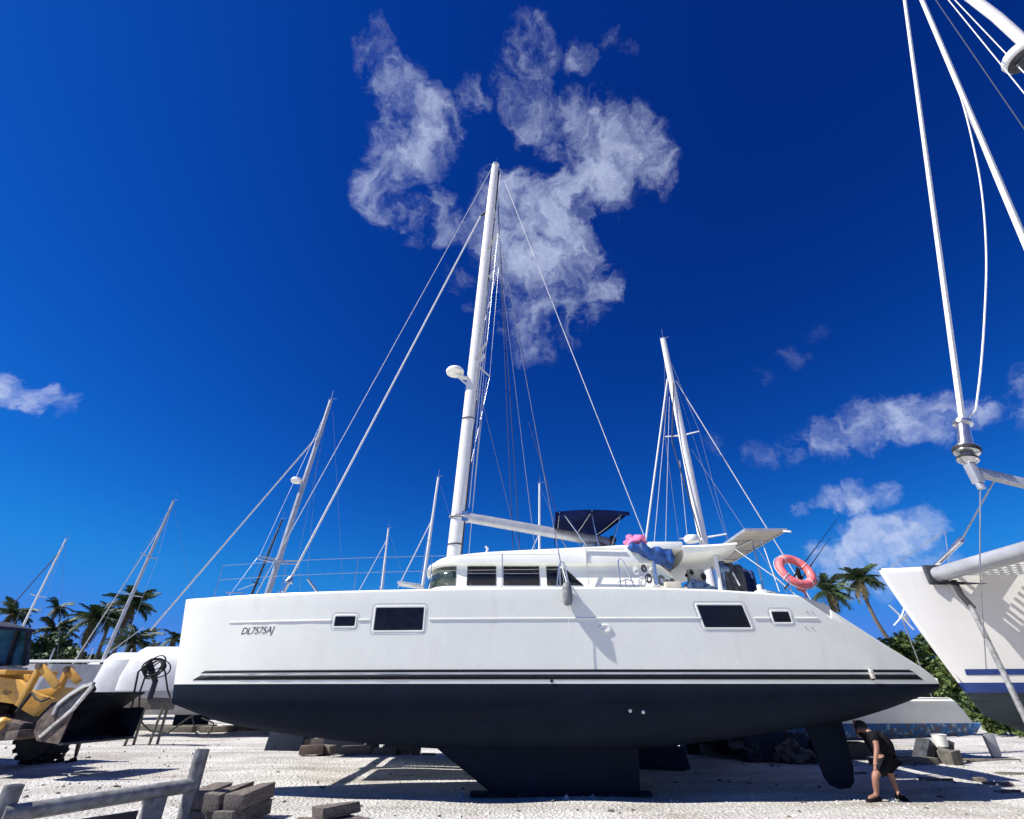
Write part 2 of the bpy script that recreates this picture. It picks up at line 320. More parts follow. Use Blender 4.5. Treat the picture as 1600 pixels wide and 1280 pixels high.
hsum = n('ShaderNodeMath'); hsum.operation = 'ADD'; l(noise(22, 6, .7), hsum.inputs[0]); l(vor.outputs['Distance'], hsum.inputs[1]); l(hsum.outputs[0], bp.inputs['Height']); l(bp.outputs[0], b.inputs['Normal'])
xs = [-900,-300,-120,-60,-40]+[-28+.5*i for i in range(113)]+[40,60,120,300,900]
ys = [-300,-60,-20,-5,0,3,5]+[5.4+.4*i for i in range(90)]+[45,50,60,70,100,200,500,1800]
g = MB(); g.grid([[Vector((x, y, gz(x, y))) for x in xs] for y in ys])
tag(g.build('ground', gm, None, ang=60, origin=(0,0,0), fix=False), 'white crushed coral ground of the boatyard', kind='structure')
pb = MB(); rnd = random.Random(3)
for i in range(7000):
    y = 6.6+14*rnd.random()**1.7; x = rnd.uniform(-1.15, 1.15)*y; r = rnd.uniform(.012, .030)*(2.4 if rnd.random() < .05 else 1)
    a = rnd.uniform(0, 6.28); z = gz(x, y); k = [rnd.uniform(.7, 1.3) for _ in range(6)]
    ring = [Vector((x+r*k[j]*math.cos(a+j*1.2566), y+r*k[j]*math.sin(a+j*1.2566), z-.006)) for j in range(5)]
    pb.add(ring+[Vector((x+r*.2, y, z+r*.75*k[5])), Vector((x-r*.3, y+r*.3, z+r*.6))], [(0,1,5),(1,6,5),(1,2,6),(2,3,6),(3,4,6),(4,5,6),(4,0,5)])
tag(pb.build('coral_gravel', PEB, None, ang=None, fix=False), 'loose pale coral gravel scattered over the yard', 'gravel', kind='stuff')

db = MB(); rnd = random.Random(9)
for i in range(420):
    y = 7.5+22*rnd.random()**1.4; x = rnd.uniform(-1.1, 1.1)*y; r = rnd.uniform(.008, .032)*(1.6 if rnd.random() < .1 else 1); z = gz(x, y); db.blob((x, y, z+r*.3), (r*rnd.uniform(.8, 2.6), r, r*.6), 6, 4, .35, i, Matrix.Rotation(rnd.uniform(0, 3), 3, 'Z'))
tag(db.build('yard_debris', STONE, None, ang=20, fix=False), 'dark chips and small debris scattered over the pale coral', 'debris', kind='stuff')

# ---------------------------------------------------------------- the big catamaran
WL = 1.715; YN, YF, YC = 10.95, 16.55, 13.75
BT = [(-6.97,.045),(-6.75,.15),(-6.3,.32),(-5.5,.53),(-4.5,.72),(-3.3,.86),(-2,.94),(0,.98),(3,.98),(5,.95),(6.5,.89),(8,.78)]
ZS = [(-6.97,3.29),(-5,3.315),(-2.5,3.345),(1.3,3.385),(3.8,3.35),(5.66,3.24)]
ZK = [(-6.97,1.39),(-6.6,1.30),(-5.76,1.10),(-4.4,.91),(-2.8,.76),(-1.4,.67),(.35,.62),(2.3,.66),(4.1,.82),(5.4,.98),(6.55,1.13),(7.80,1.50),(7.88,1.54)]
ZTN = [(5.66,3.24),(6.19,2.85),(6.22,2.99),(7.1,2.37),(7.68,1.99),(7.82,1.87),(7.88,1.80)]
ZTI = [(5.66,3.24),(6.22,3.03),(7.1,2.40),(7.68,1.99),(7.82,1.87),(7.88,1.80)]
def hb(X, z):
    b_ = smooth(BT, X); r = lerp([(-6.97,.7),(-5,.84),(-2,.93),(2,.95),(8,.95)], X); zs = smooth(ZS, X)
    if z >= WL:
        return b_*(r+(1-r)*max(0, min(1, (z-WL)/(zs-WL)))**.75)
    k = smooth(ZK, X); q = min(1, (WL-z)/(WL-k)); return b_*r*max(0, 1-q**2.3)**.55
def S(X, z, yc, sg, off=0.0):
    wq = max(0, (-4-X)/2.97); x = X+.36*wq*wq*(smooth(ZS, X)-z)/1.9
    return Vector((x, yc+sg*(hb(X, z)+off), z))
XS = [-6.97,-6.9,-6.75,-6.5,-6.2,-5.8,-5.3,-4.7,-4,-3.3,-2.6,-1.8,-1,0,1,2,3,4,4.8,5.3,5.66,5.85,6.02,6.18,6.19,6.22,6.4,6.7,7.0,7.3,7.6,7.7,7.8,7.86,7.88]
def ztop(X, inner): return smooth(ZS, X) if X <= 5.66 else lerp(ZTI if inner else ZTN, X)
cat = thing('sailing_catamaran', (0.5, YC, 0), 'large white sailing catamaran with black bottom paint propped on its keels', 'catamaran')
def cat_hull(yc, out):                                    # out = -1 for the near hull (its outer side faces us)
    m = MB()
    for sg in (-1, 1):
        inner = sg != out; rows = []
        for X in XS:
            zt = ztop(X, inner); lv = [(zt, -.055), (zt-.012, -.022), (zt-.04, -.004)]+[(zt-.09+(WL-zt+.09)*k/9, 0) for k in range(10)] if zt-.09 > WL else [(zt-(zt-WL)*k/12, 0) for k in range(13)]
            rows.append([S(X, z, yc, sg, o if hb(X, z) > .2 else o*.3) for z, o in lv])
        m.grid(rows)
    nX = [X for X in XS if X <= 5.66]                     # deck
    m.grid([[S(X, smooth(ZS, X), yc, s_, -.055 if hb(X, 3) > .2 else -.016)+Vector((0, 0, cm)) for s_, cm in ((-1, 0), (1, 0))] for X in nX])
    m.add([S(-6.97, z, yc, s_) for z in (3.29, WL) for s_ in (-1, 1)], [(0, 1, 3, 2)])
    hull = m.build('hull', GEL, cat, ang=28)
    st = MB()                                             # stern steps inside the scoop
    for x0, x1, z in ((5.64, 6.35, 2.42), (6.35, 7.05, 2.02), (7.05, 7.78, 1.75)):
        st.bbox((x0, yc-.60, z-.42 if z > 1.9 else 1.66), (x1, yc+.60, z))
    st.bbox((5.58, yc-.80, 2.2), (5.66, yc+.80, 3.2))
    st.add([S(7.88, z, yc, s_) for z in (1.80, WL) for s_ in (-1, 1)], [(0, 1, 3, 2)])
    st.build('stern_steps', GEL2, hull, bevel=.015)
    m = MB()
    for sg in (-1, 1):
        m.grid([[S(X, WL-(WL-smooth(ZK, X))*(1-math.cos(math.pi/2*k/11))*1.0 if k < 11 else smooth(ZK, X), yc, sg, .0015) for k in range(12)] for X in XS])
    m.add([S(-6.97, WL-(WL-1.39)*k/6, yc, s_, .0015) for k in range(7) for s_ in (-1, 1)], [(2*k, 2*k+1, 2*k+3, 2*k+2) for k in range(6)])
    m.add([S(7.88, WL-(WL-1.54)*k/6, yc, s_, .0015) for k in range(7) for s_ in (-1, 1)], [(2*k, 2*k+1, 2*k+3, 2*k+2) for k in range(6)])
    m.build('bottom_paint', ANTI, hull, ang=40)
    # keel and rudder
    k = MB(); rows = []
    for q in range(9):
        fz = q/8; z = .80-(.80-.035)*fz; xa = -1.60+(-.40+1.60)*fz; xb = 2.37-.06*fz; ch = xb-xa; row = []
        for i in range(25):
            u = i/24; c_ = (1-math.cos(math.pi*2*u))/2; s_ = 1 if u < .5 else -1
            th = .16*(2.2*math.sqrt(max(c_, 0))*(1-c_)+.10*c_)*1.0
            row.append(Vector((xa+ch*c_, yc+s_*min(th, .13), z)))
        rows.append(row)
    k.grid(rows); k.add(rows[-1][:-1], [tuple(range(24))])
    k.build('keel', ANTI, hull, ang=50)
    r = MB(); out_l = [(5.60,1.02),(6.30,1.10),(6.27,.40),(6.20,.17),(6.10,.09),(5.92,.075),(5.78,.12),(5.70,.24)]
    r.prism([(x, yc-.04, z) for x, z in out_l], (0, .08, 0)); r.tube([(5.95, yc, .9), (5.95, yc, 1.25)], .045, 10)
    r.build('rudder', ANTI, hull, bevel=.02)
    pr = MB(); pr.tube([(3.9, yc, .9), (4.5, yc, .62)], .03, 8); pr.blob((4.2, yc, .74), (.16, .06, .08), amp=.05)
    for a in (0, 2.09, 4.19): pr.box((4.56, yc+.12*math.sin(a), .60+.12*math.cos(a)), (.03, .13, .13), Matrix.Rotation(a, 3, 'X') @ Matrix.Rotation(.6, 3, 'Z'))
    pr.build('propeller', ANTI, hull)
    for sg in ((out,) if out == -1 else (-1, 1)):
        for z0, z1, xa, xb, sl in ((1.782, 1.866, -6.42, 7.60, .22), (1.900, 1.944, -6.22, 7.48, .12)):
            m = MB(); NX = 44
            m.grid([[S(xa+sl*v+(xb-.1*v-xa-sl*v)*(i/NX)**1.0, z0+(z1-z0)*v, yc, sg, .004) for i in range(NX+1)] for v in (0, .5, 1)], flip=sg > 0)
            m.build('stripe', STRIPE, hull, ang=60, fix=False, solid=.003)
    return hull
hullN = cat_hull(YN, -1); hullF = cat_hull(YF, 1)
# style line, hull windows, lettering, small fittings on the near side
def HS(X, z, off): return S(X, z, YN, -1, off)
for xa, xb in ((-5.72, -3.52), (-2.98, -2.76), (-1.60, 3.62), (4.66, 4.97), (5.44, 5.9)):
    m = MB(); n_ = max(3, int((xb-xa)/.25)); taper = lambda i: min(1, (i+.15)/3) if xa < -5 else 1
    m.grid([[HS(xa+(xb-xa)*i/n_, 2.80+.015*math.sin((xa+(xb-xa)*i/n_)*.25)+dz*taper(i), o) for i in range(n_+1)] for dz, o in ((.018, .001), (.011, .012*1), (-.004, .013), (-.016, .001))])
    m.build('style_line', GEL2, hullN, fix=False)
def rrect(c, w_, h_, r, n=5, sk=0.0):
    pts = []
    for cx, cz, a0 in ((1,1,0),(-1,1,90),(-1,-1,180),(1,-1,270)):
        for i in range(n+1):
            a = math.radians(a0+90*i/n); z = cz*(h_/2-r)+r*math.sin(a)
            pts.append((c[0]+cx*(w_/2-r)+r*math.cos(a)-sk*z, c[1]+z))
    return pts
for c, w_, h_, sk in (((-3.24,2.77),.40,.17,0), ((-2.18,2.805),.94,.40,0), ((4.08,2.845),.88,.39,.22), ((5.20,2.835),.33,.18,.08)):
    pane = rrect(c, w_, h_, .02, sk=sk); o1 = rrect(c, w_+.02, h_+.02, .025, sk=sk); o2 = rrect(c, w_+.055, h_+.055, .035, sk=sk); o3 = rrect(c, w_+.07, h_+.07, .045, sk=sk); o4 = rrect(c, w_+.135, h_+.135, .075, sk=sk); o5 = rrect(c, w_+.15, h_+.15, .083, sk=sk)
    m = MB(); m.grid([[HS(x, z, o) for x, z in (ring+[ring[0]])] for ring, o in ((pane, -.004), (o1, .006), (o2, .007), (o3, -.001))])
    m.build('window_frame', GEL2, hullN, ang=30)
    m = MB(); m.grid([[HS(x, z, .0025) for x, z in (ring+[ring[0]])] for ring in (o4, o5)]); m.build('window_rim', GREYGEL, hullN)
    m = MB(); m.add([HS(x, z, .004) for x, z in pane], [tuple(range(len(pane)))]); m.build('window_pane', GLASS, hullN, fix=False)
m = MB(); m.prism([S(x, z, YN, -1, -.03) for x, z in ((5.68, 3.225), (6.225, 3.05), (6.225, 2.80), (6.0, 2.9))], (0, .02, 0)); m.build('notch_shade_panel', GREYGEL, hullN)  # grey panel added in the stern notch, its colour standing in for shade
me = text_mesh('DL7575AJ', .17, .25, .95)
xmx = max(v.co.x for v in me.vertices)
for v in me.vertices: v.co = HS(-5.40+v.co.x/xmx*.74, 2.565+v.co.y*1.05+.012*(v.co.x/xmx), .003)
addmesh('registration_number', me, TEXTM, hullN, ang=None)
m = MB(); ring = [(1.77+.10*math.cos(a/20*6.283), 2.63+.06*math.sin(a/20*6.283)) for a in range(20)]
m.grid([[HS(1.77+(x-1.77)*k, 2.63+(z-2.63)*k, o) for x, z in ring+[ring[0]]] for k, o in ((1.25, .001), (1.1, .02), (.7, .022), (.1, .004))]); m.build('vent_cowl', GEL2, hullN)
for X, z in ((.72, 1.76), (2.1, 1.30), (2.33, 1.28), (6.62, 1.80)):
    m = MB(); p = HS(X, z, .0); m.lathe([(.028, 0), (.03, .015), (.018, .018), (.016, -.01)], p, (0, -1, -.1), 10); m.build('through_hull', METAL if z < 1.7 else STEELD, hullN)
m = MB(); m.bbox((6.585, 10.02, 1.80), (6.625, 10.10, 1.95)); m.build('exhaust_outlet', WORN, hullN)
for X, z in ((5.72,2.93),(5.82,2.93),(5.62,2.66),(5.74,2.65)):
    m = MB(); m.lathe([(.014, 0), (.010, .012)], HS(X, z, 0), (0, -1, 0), 8); m.build('deck_bolt', METAL, hullN)
# bridge deck, beams, trampoline
m = MB(); m.bbox((-2.6, 11.75, 2.35), (5.3, 15.75, 3.40)); m.build('bridge_deck', GEL2, cat, bevel=.12)
m = MB(); m.tube([(-6.0, 11.0, 3.12), (-6.0, 16.5, 3.12)], .11, 14); m.build('crossbeam', ALU, cat)
for y0, y1 in ((11.95, 13.5), (14.0, 15.55)):
    m = MB(); m.grid([[Vector((-5.75+3.1*u/12, y0+(y1-y0)*v/8, 3.20-.05*math.sin(math.pi*u/12)*math.sin(math.pi*v/8))) for v in range(9)] for u in range(13)]); m.build('trampoline', NETG, cat, solid=.006)
m = MB(); m.bbox((-6.3, 13.6, 3.2), (-2.55, 13.9, 3.28)); m.build('walkway', GEL2, cat, bevel=.02)
# coachroof
ZR = [(-2.25,4.25),(-2.0,4.36),(-1.6,4.45),(-1.25,4.49),(-.63,4.555),(1.1,4.645),(2.21,4.70),(2.85,4.735),(3.0,4.69),(3.45,4.36),(3.9,3.93),(3.98,3.72)]
def outline(k):                                            # k 0..1 along the near half, from the centre front to aft
    if k < .42:
        a = k/.42*math.pi/2; return (-1.25-1.0*math.cos(a)**.8, YC-1.86*math.sin(a)**.75)
    u = (k-.42)/.58; return (-1.25+u*5.2, YC-1.86+.04*u)
KS = [i/28*.42 for i in range(29)]+[.42+.58*i/30 for i in range(1, 31)]
PTS = [outline(k) for k in KS]; NRM = []
for i in range(len(PTS)):
    a = Vector(PTS[max(i-1, 0)]); b_ = Vector(PTS[min(i+1, len(PTS)-1)]); d = (b_-a).normalized(); NRM.append(Vector((d.y, -d.x)))
def near(i, z, off): q = Vector(PTS[i])+NRM[i]*(-off if NRM[i].dot(Vector((-.6, -1))) < 0 else off); return Vector((q.x, q.y, z))
def mir(p): return Vector((p.x, 2*YC-p.y, p.z))
cr = None
m = MB()
def zcap(i, z): return min(z, smooth(ZR, PTS[i][0])-.02)
LV = [(3.36, .0), (3.70, -.005), (3.74, -.03), (4.235, -.10), (4.25, -.02), (4.27, .01), (4.33, .015)]
rows = []
for i in range(len(PTS)):
    zt = smooth(ZR, PTS[i][0]); r = [near(i, zcap(i, z), o) for z, o in LV]
    r += [near(i, max(zt-.06, r[-1].z+.001), 0.0), near(i, max(zt-.015, r[-1].z+.002), -.03), near(i, max(zt, r[-1].z+.003), -.09), near(i, max(zt+.035, r[-1].z+.004), -.45)]
    q = near(i, max(zt+.06, r[-1].z), -.45); r.append(Vector((max(q.x, -1.6) if q.x < -1.6 else q.x, YC, q.z))); rows.append(r)
m.grid(rows); m.grid([[mir(p) for p in r] for r in rows], flip=True)
coach = m.build('coachroof', GEL2, cat, ang=32)
def pane(i0, i1, z0, z1, off, nm, ma, frac=None):
    m = MB(); lo = []; hi = []
    for i in range(i0, i1+1):
        f = lambda z: -.03-.07*(z-3.74)/.495+off
        lo.append(near(i, z0, f(z0))); zz = z1 if frac is None else z0+(z1-z0)*frac((i-i0)/(i1-i0)); hi.append(near(i, zz, f(zz)))
    m.grid([lo, hi]); return m
def idx(x): return min(range(29, len(PTS)), key=lambda i: abs(PTS[i][0]-x))
segs = [(12, 27, None, GLASSG), (3, 10, None, GLASS), (idx(-1.22), idx(-.38), None, GLASS), (idx(-.22), idx(.62), None, GLASS), (idx(.78), idx(1.62), lambda u: min(1, max(.02, (1-u)*1.9)), GLASS)]
for i0, i1, fr, ma in segs:
    for mirror in (0, 1):
        m = pane(i0, i1, 3.765, 4.215, .012, 'p', ma, fr)
        if mirror: m.v = [mir(p) for p in m.v]
        m.build('window_pane', ma, coach, fix=False, solid=.008)
        if not mirror and fr is None and i0 > 20:
            b2 = pane(i0, i1, 4.035, 4.05, .022, 'p', ma); b2.build('pane_strip', GREYGEL, coach, fix=False, solid=.006)  # thin grey strip across the side panes
m = MB(); m.bbox((-2.3, 11.85, 3.345), (4.0, 11.99, 3.60)); m.build('grab_rail_base', GEL2, cat, bevel=.02)
m = MB()                                                    # panel joints on the flybridge side
m.bbox((1.80, 11.872, 3.75), (1.815, 11.90, 4.62)); m.bbox((1.82, 11.872, 4.04), (2.9, 11.90, 4.05)); m.bbox((1.82, 11.872, 4.60), (2.75, 11.90, 4.61)); m.build('panel_joint', GREYGEL, coach)
# flybridge seat, coaming, helm
m = MB(); m.bbox((1.5, 12.5, 4.72), (3.0, 15.0, 4.78)); m.build('flybridge_floor', GEL2, cat)
m = MB(); m.bbox((2.62, 12.3, 4.62), (2.98, 15.2, 4.80)); m.build('helm_seat', GEL2, cat, bevel=.06)
m = MB(); m.bbox((1.95, 13.2, 4.7), (2.25, 13.8, 5.08)); m.build('helm_console', GEL2, cat, bevel=.05)
m = MB(); m.torus((2.33, 13.2, 5.08), .22, .014, (1, 0, .3), 28, 6); m.build('steering_wheel', METAL, cat)
# hard top over the cockpit, posts, cockpit furniture, curtains
m = MB(); m.bbox((3.32, 11.72, 4.56), (4.16, 15.8, 4.75)); m.build('hardtop_front', GEL2, cat, bevel=.035)
m = MB(); rows = []
for i in range(15):
    u = i/14; x = 4.14+1.33*u; zt = 4.66+.07*u**2; zb = 4.30+.10*u+.14*u**4; row = [Vector((x, y, zz)) for y, zz in ((12.35, zb+.0), (11.95, zb+.04), (11.74, zb+.16), (11.70, zt-.05), (11.74, zt), (12.2, zt+.02), (15.3, zt+.02), (15.76, zt), (15.8, zt-.05), (15.76, zb+.16), (15.1, zb), (12.35, zb))]; rows.append(row)
m.grid(rows); m.add(rows[0][:-1], [tuple(range(11))]); m.add(rows[-1][:-1], [tuple(range(11))]); m.build('hardtop', GEL2, cat, ang=40)
for x, y in ((4.95, 11.9), (4.95, 15.6), (3.5, 15.6)):
    m = MB(); m.tube([(x-.05, y, 3.2), (x, y, 4.45)], .055, 10); m.build('hardtop_post', ALU, cat)
m = MB(); m.bbox((3.92, 12.7, 3.3), (4.05, 15.2, 4.4)); m.build('cockpit_bulkhead', CREAM, cat)
m = MB(); m.bbox((4.35, 12.25, 3.35), (4.75, 12.45, 4.22)); m.build('cockpit_locker', CREAM, cat, bevel=.05)
for x, z, r in ((4.42, 4.12, .045), (4.70, 4.02, .06), (4.28, 4.05, .03)):
    m = MB(); m.blob((x, 12.22, z), (r, .04, r*1.2), amp=.3, seed=int(x*100)); m.build('hanging_gear', BLACK, cat)
for x, y, z, r, s_ in ((4.35, 12.0, 3.72, .22, 3), (4.62, 12.05, 3.68, .2, 5), (5.10, 12.0, 4.15, .14, 8)):
    m = MB(); m.blob((x, y, z), (r, .1, r*.7), 18, 12, .35, s_); m.build('towel', TOWEL, cat)
for k, (ma, x0, x1, y) in enumerate(((NETG, 5.06, 5.62, 12.0), (NETB, 5.6, 6.15, 12.6))):
    m = MB(); rows = []
    for i in range(17):
        u = i/16; x = x0+(x1-x0)*u; rows.append([Vector((x+.10*v*(1-u)*k, y+.05*math.sin(u*19+v*2)+.02*math.sin(7*v), 3.42+v*(.93-.12*u))) for v in [j/8 for j in range(9)]])
    m.grid(rows); m.build('shade_curtain', ma, cat, solid=.006)
m = MB(); m.tube([(5.02, 12.02, 3.4), (5.10, 11.96, 4.3)], .05, 8); m.build('towel', TOWEL, cat)
m = MB(); m.tube([(5.28, 11.88, 4.05), (5.38, 11.88, 3.75)], .02, 6); m.build('hanging_strap', ROPEW, cat)
# stern arch with the solar panel
m = MB(); m.bbox((5.66, 11.5, 4.945), (6.60, 15.7, 4.985)); pan = m.build('solar_panel', CREAM, cat, bevel=.006)
for y in (12.4, 13.4, 14.4): 
    m = MB(); m.bbox((5.67, y, 4.93), (6.59, y+.03, 4.946)); m.build('panel_frame', MASTG, pan)
m = MB(); m.bbox((5.62, 11.46, 4.93), (5.66, 15.74, 4.995)); m.bbox((6.60, 11.46, 4.93), (6.64, 15.74, 4.995)); m.bbox((5.66, 11.46, 4.93), (6.60, 11.50, 4.995)); m.build('panel_edge', MASTG, pan)
for y in (12.3, 15.2): m = MB(); m.tube([(6.1, y, 3.0), (6.15, y, 4.2), (6.15, y, 4.94)], .025, 8); m.tube([(5.3, y, 4.6), (6.15, y, 4.93)], .025, 8); m.build('arch_leg', METAL, cat)
m = MB(); m.tube([P(1222, 830, 11.5), P(1236, 831, 11.3)], .02, 6); m.build('stern_light', ROPEW, cat)
# mast, boom and rigging
MT = P(774, 258, YC); MBs = Vector((-1.66, YC, 4.48)); 
def ma_(z): f = (z-MBs.z)/(MT.z-MBs.z); return MBs.lerp(MT, f)
m = MB(); m.tube([MBs.lerp(MT, i/12) for i in range(13)], [.20]*11+[.185, .15], 20, ell=.66, ref=(1, 0, 0)); mast = m.build('mast', ALU, cat, ang=60)
m = MB(); m.tube([ma_(4.7)+Vector((.20, 0, 0)), ma_(22.6)+Vector((.19, 0, 0))], .035, 6); m.build('sail_track', STEELD, mast)
m = MB(); m.lathe([(.16, 0), (.17, .04), (.12, .10)], MT+Vector((.02, 0, -.02)), n=14); m.tube([MT, MT+Vector((.05, 0, .5))], .008, 5); m.tube([MT+Vector((-.1, 0, .0)), MT+Vector((-.3, 0, .12))], .01, 5); m.build('masthead', METAL, mast)
rp_ = P(711, 581, YC)
m = MB(); m.lathe([(.0, -.11), (.2, -.12), (.30, -.06), (.31, .02), (.26, .09), (.12, .125), (0, .13)], rp_, n=24); m.build('radar_dome', GEL2, mast, ang=50)
m = MB(); m.bar(rp_+Vector((0, 0, -.13)), ma_(rp_.z-.35), .16, .06); m.bar(rp_+Vector((.05, 0, -.15)), ma_(rp_.z-.7), .05, .05); m.build('radar_bracket', GEL2, mast)
for z, ln in ((11.6, 1.05), (17.2, .85)):
    for sg in (-1, 1):
        p = ma_(z); e = p+Vector((.5, sg*ln, .10)); m = MB(); m.tube([p, e], [.06, .03], 8, ell=.4, ref=(1, 0, 0)); m.build('spreader', MASTG, mast)
for z in (5.2, 6.0, 9.3): m = MB(); m.torus(ma_(z), .205, .02, (0, 0, 1), 20, 6, sq=.72); m.build('mast_band', STEELD, mast)
m = MB(); b0, b1 = P(727, 808, YC), P(955, 849, YC); m.tube([b0, b1], .15, 14, ell=.72, ref=(0, 0, 1)); boom = m.build('boom', MASTG, cat, ang=40)
m = MB(); m.tube([ma_(6.02), b0], .07, 8); m.box(b0, (.18, .2, .3)); m.torus(ma_(6.02), .24, .03, (0, 0, 1), 20, 6, sq=.75); m.build('gooseneck', METAL, boom)
m = MB(); m.tube([b0+Vector((.1, 0, -.13)), b1+Vector((0, 0, -.12))], .02, 6); m.build('boom_line', ROPEW, boom)
def line(a, b, r, ma, nm, par, sg=0, n=1):
    m = MB(); m.tube(sag(a, b, sg, 16) if sg else [a, b], r, 6); return m.build(nm, ma, par, ang=60)
fs_t = P(751, 338, YC); fs_b = Vector((-6.35, YC, 3.45))
line(fs_t, ma_(fs_t.z+.35)+Vector((-.1, 0, 0)), .045, STEELD, 'stay_tang', mast)
line(fs_t, fs_b, .034, ROPEW, 'furled_forestay', mast)
m = MB(); m.lathe([(.05, -.2), (.13, -.18), (.13, -.14), (.05, -.12), (.05, .1), (.12, .12), (.12, .16), (.04, .3)], fs_b+(fs_t-fs_b).normalized()*.62, fs_t-fs_b, 16); m.build('furler_drum', METAL, mast)
line(MT+Vector((-.15, 0, -.2)), Vector((-7.05, YC, 3.5)), .012, ROPEW, 'halyard', mast)
line(fs_b, Vector((-6.0, YC, 3.1)), .03, METAL, 'stay_fitting', mast)
line(MT+Vector((.2, 0, -.25)), P(1010, 846, YC), .013, ROPEW, 'topping_lift', mast)
CPn, CPf = Vector((1.08, 10.18, 3.36)), Vector((1.08, 17.32, 3.36))
for cp, sg in ((CPn, -1), (CPf, 1)):
    sp2 = ma_(17.2)+Vector((.5, sg*.85, .10)); sp1 = ma_(11.6)+Vector((.5, sg*1.05, .10))
    line(ma_(20.8), cp, .011, WIRE, 'cap_shroud', mast)
    for a, b_ in ((ma_(20.6), sp2), (sp2, sp1), (sp1, ma_(5.6)), (sp2, ma_(11.5)), (ma_(11.4), CPf+Vector((-.2, 0, 0)))): line(a, b_, .008, WIRE, 'diamond_stay', mast)
for a, b_, r, ma, s_ in ((ma_(22.3)+Vector((.28, -.05, 0)), ma_(6.3)+Vector((.3, 0, 0)), .014, ROPEW, .0), (ma_(18)+Vector((.32, .05, 0)), ma_(4.7)+Vector((.42, 0, 0)), .010, ROPEW, .0),
    (ma_(21.5)+Vector((.2, 0, 0)), P(802, 868, YC), .011, ROPED, .0), (ma_(21)+Vector((.2, 0, 0)), P(813, 868, YC), .011, ROPED, .0), (P(760, 590, YC), P(738, 800, YC), .010, ROPEW, -.25),
    (P(826, 660, YC), P(880, 835, YC), .009, ROPED, .0), (ma_(15.5)+Vector((.22, 0, 0)), ma_(10)+Vector((.22, -.06, 0)), .02, ROPEW, -.05)):
    line(a, b_, r, ma, 'halyard', mast, s_)
for p in (P(752, 560, YC), P(768, 430, YC)):
    m = MB(); m.box(p, (.12, .1, .35), Matrix.Rotation(.5, 3, 'Y')); m.build('spreader_boot', ALU, mast)
# bimini
m = MB(); top = []; bot = []; NB = 20
def bim(u, v):                                              # u fore-aft, v athwart
    x0 = 1.14+.18*v; x1 = 1.75+1.36*math.sqrt(max(0, 1-(v*.93)**2))**.8; x = x0+(x1-x0)*u; y = 12.35+2.75*v
    cr_ = 4*v*(1-v); return Vector((x, y, 5.70+.10*cr_+.06*math.sin(math.pi*u)))
m.grid([[bim(u/NB, v/12) for v in range(13)] for u in range(NB+1)])
fr = [bim(u/NB, 0) for u in range(NB+1)]; m.grid([fr, [p+Vector((0, .02, -.10)) for p in fr]])
fr = [bim(0, v/12) for v in range(13)]; m.grid([fr, [p+Vector((.01, 0, -.20)) for p in fr]])
fr = [bim(1, v/12) for v in range(13)]; m.grid([fr, [p+Vector((-.03, 0, -.06)) for p in fr]])
m.build('bimini', NAVY, cat, solid=.012, ang=50)
m = MB()
for y in (12.5, 14.7):
    v = (y-12.35)/2.75; m.tube([(2.25, y, 4.75), bim(.5, v)+Vector((0, 0, -.03))], .016, 6)
    m.tube([(2.0, y, 4.75), bim(.12, v)+Vector((0, 0, -.05))], .016, 6); m.tube([(2.55, y, 4.75), bim(.9, v)+Vector((0, 0, -.05))], .016, 6)
m.tube([bim(.5, v/10)+Vector((0, 0, -.03)) for v in range(11)], .016, 6); m.tube([bim(.5, .06)+Vector((0,0,-.03)), bim(.93, .06)+Vector((0,0,-.03))]+[bim(.93, v/10)+Vector((0, 0, -.03)) for v in range(1, 10)], .016, 6)
m.tube([bim(.06, v/10)+Vector((0, 0, -.03)) for v in range(11)], .016, 6); m.build('bimini_frame', METAL, cat)
# lifelines, stanchions, rails
def deckp(X, side, dz=0): return S(X, smooth(ZS, X), YN if side < 0 else YF, side, -.12)+Vector((0, 0, dz))
for sd in (-1, 1):
    xs_ = (-6.3, -4.75, -3.2, -1.65, -.2)
    for X in xs_:
        m = MB(); p = deckp(X, sd); m.tube([p+Vector((0, 0, -.02)), p+Vector((0, 0, .68))], .0095, 6); m.build('stanchion', METAL, cat)
    for dz in (.36, .66):
        m = MB(); m.tube([deckp(X, sd, dz) for X in xs_+(1.0,)], .0045, 5); m.build('lifeline', WIRE, cat, ang=60)
for x, wd in ((1.02, .17), (2.42, .28)):
    m = MB(); y = 10.3 if x < 2 else 11.2; z0 = 3.36
    if x < 2: m.tube([(x-.12, y, z0), (x-.04, y, z0+.50), (x+.03, y, z0+.58), (x+.09, y, z0+.5), (x+.16, y, z0)], .013, 6); m.tube([(x-.02, y+.2, z0), (x, y+.2, z0+.6), (x+.08, y+.2, z0+.62), (x+.20, y+.2, z0)], .013, 6)
    else: m.tube([(x, y, z0), (x, y, z0+.80), (x+.05, y, z0+.86), (x+.12, y, z0+.80), (x+.38, y, z0)], .014, 6); m.tube([(x-.06, y, z0+.33), (x+.16, y, z0+.40), (x+.30, y, z0+.34)], .010, 6); m.tube([(x+.12, y, z0), (x+.12, y, z0+.4)], .012, 6)
    m.build('boarding_rail', METAL, cat)
m = MB(); m.tube([(3.25, 11.3, 3.35), (3.25, 11.3, 4.15)], .05, 8); m.lathe([(.10, 0), (.10, .12), (.07, .2), (.09, .28)], (3.25, 11.3, 3.36), n=14); m.build('davit_winch', METAL, cat)
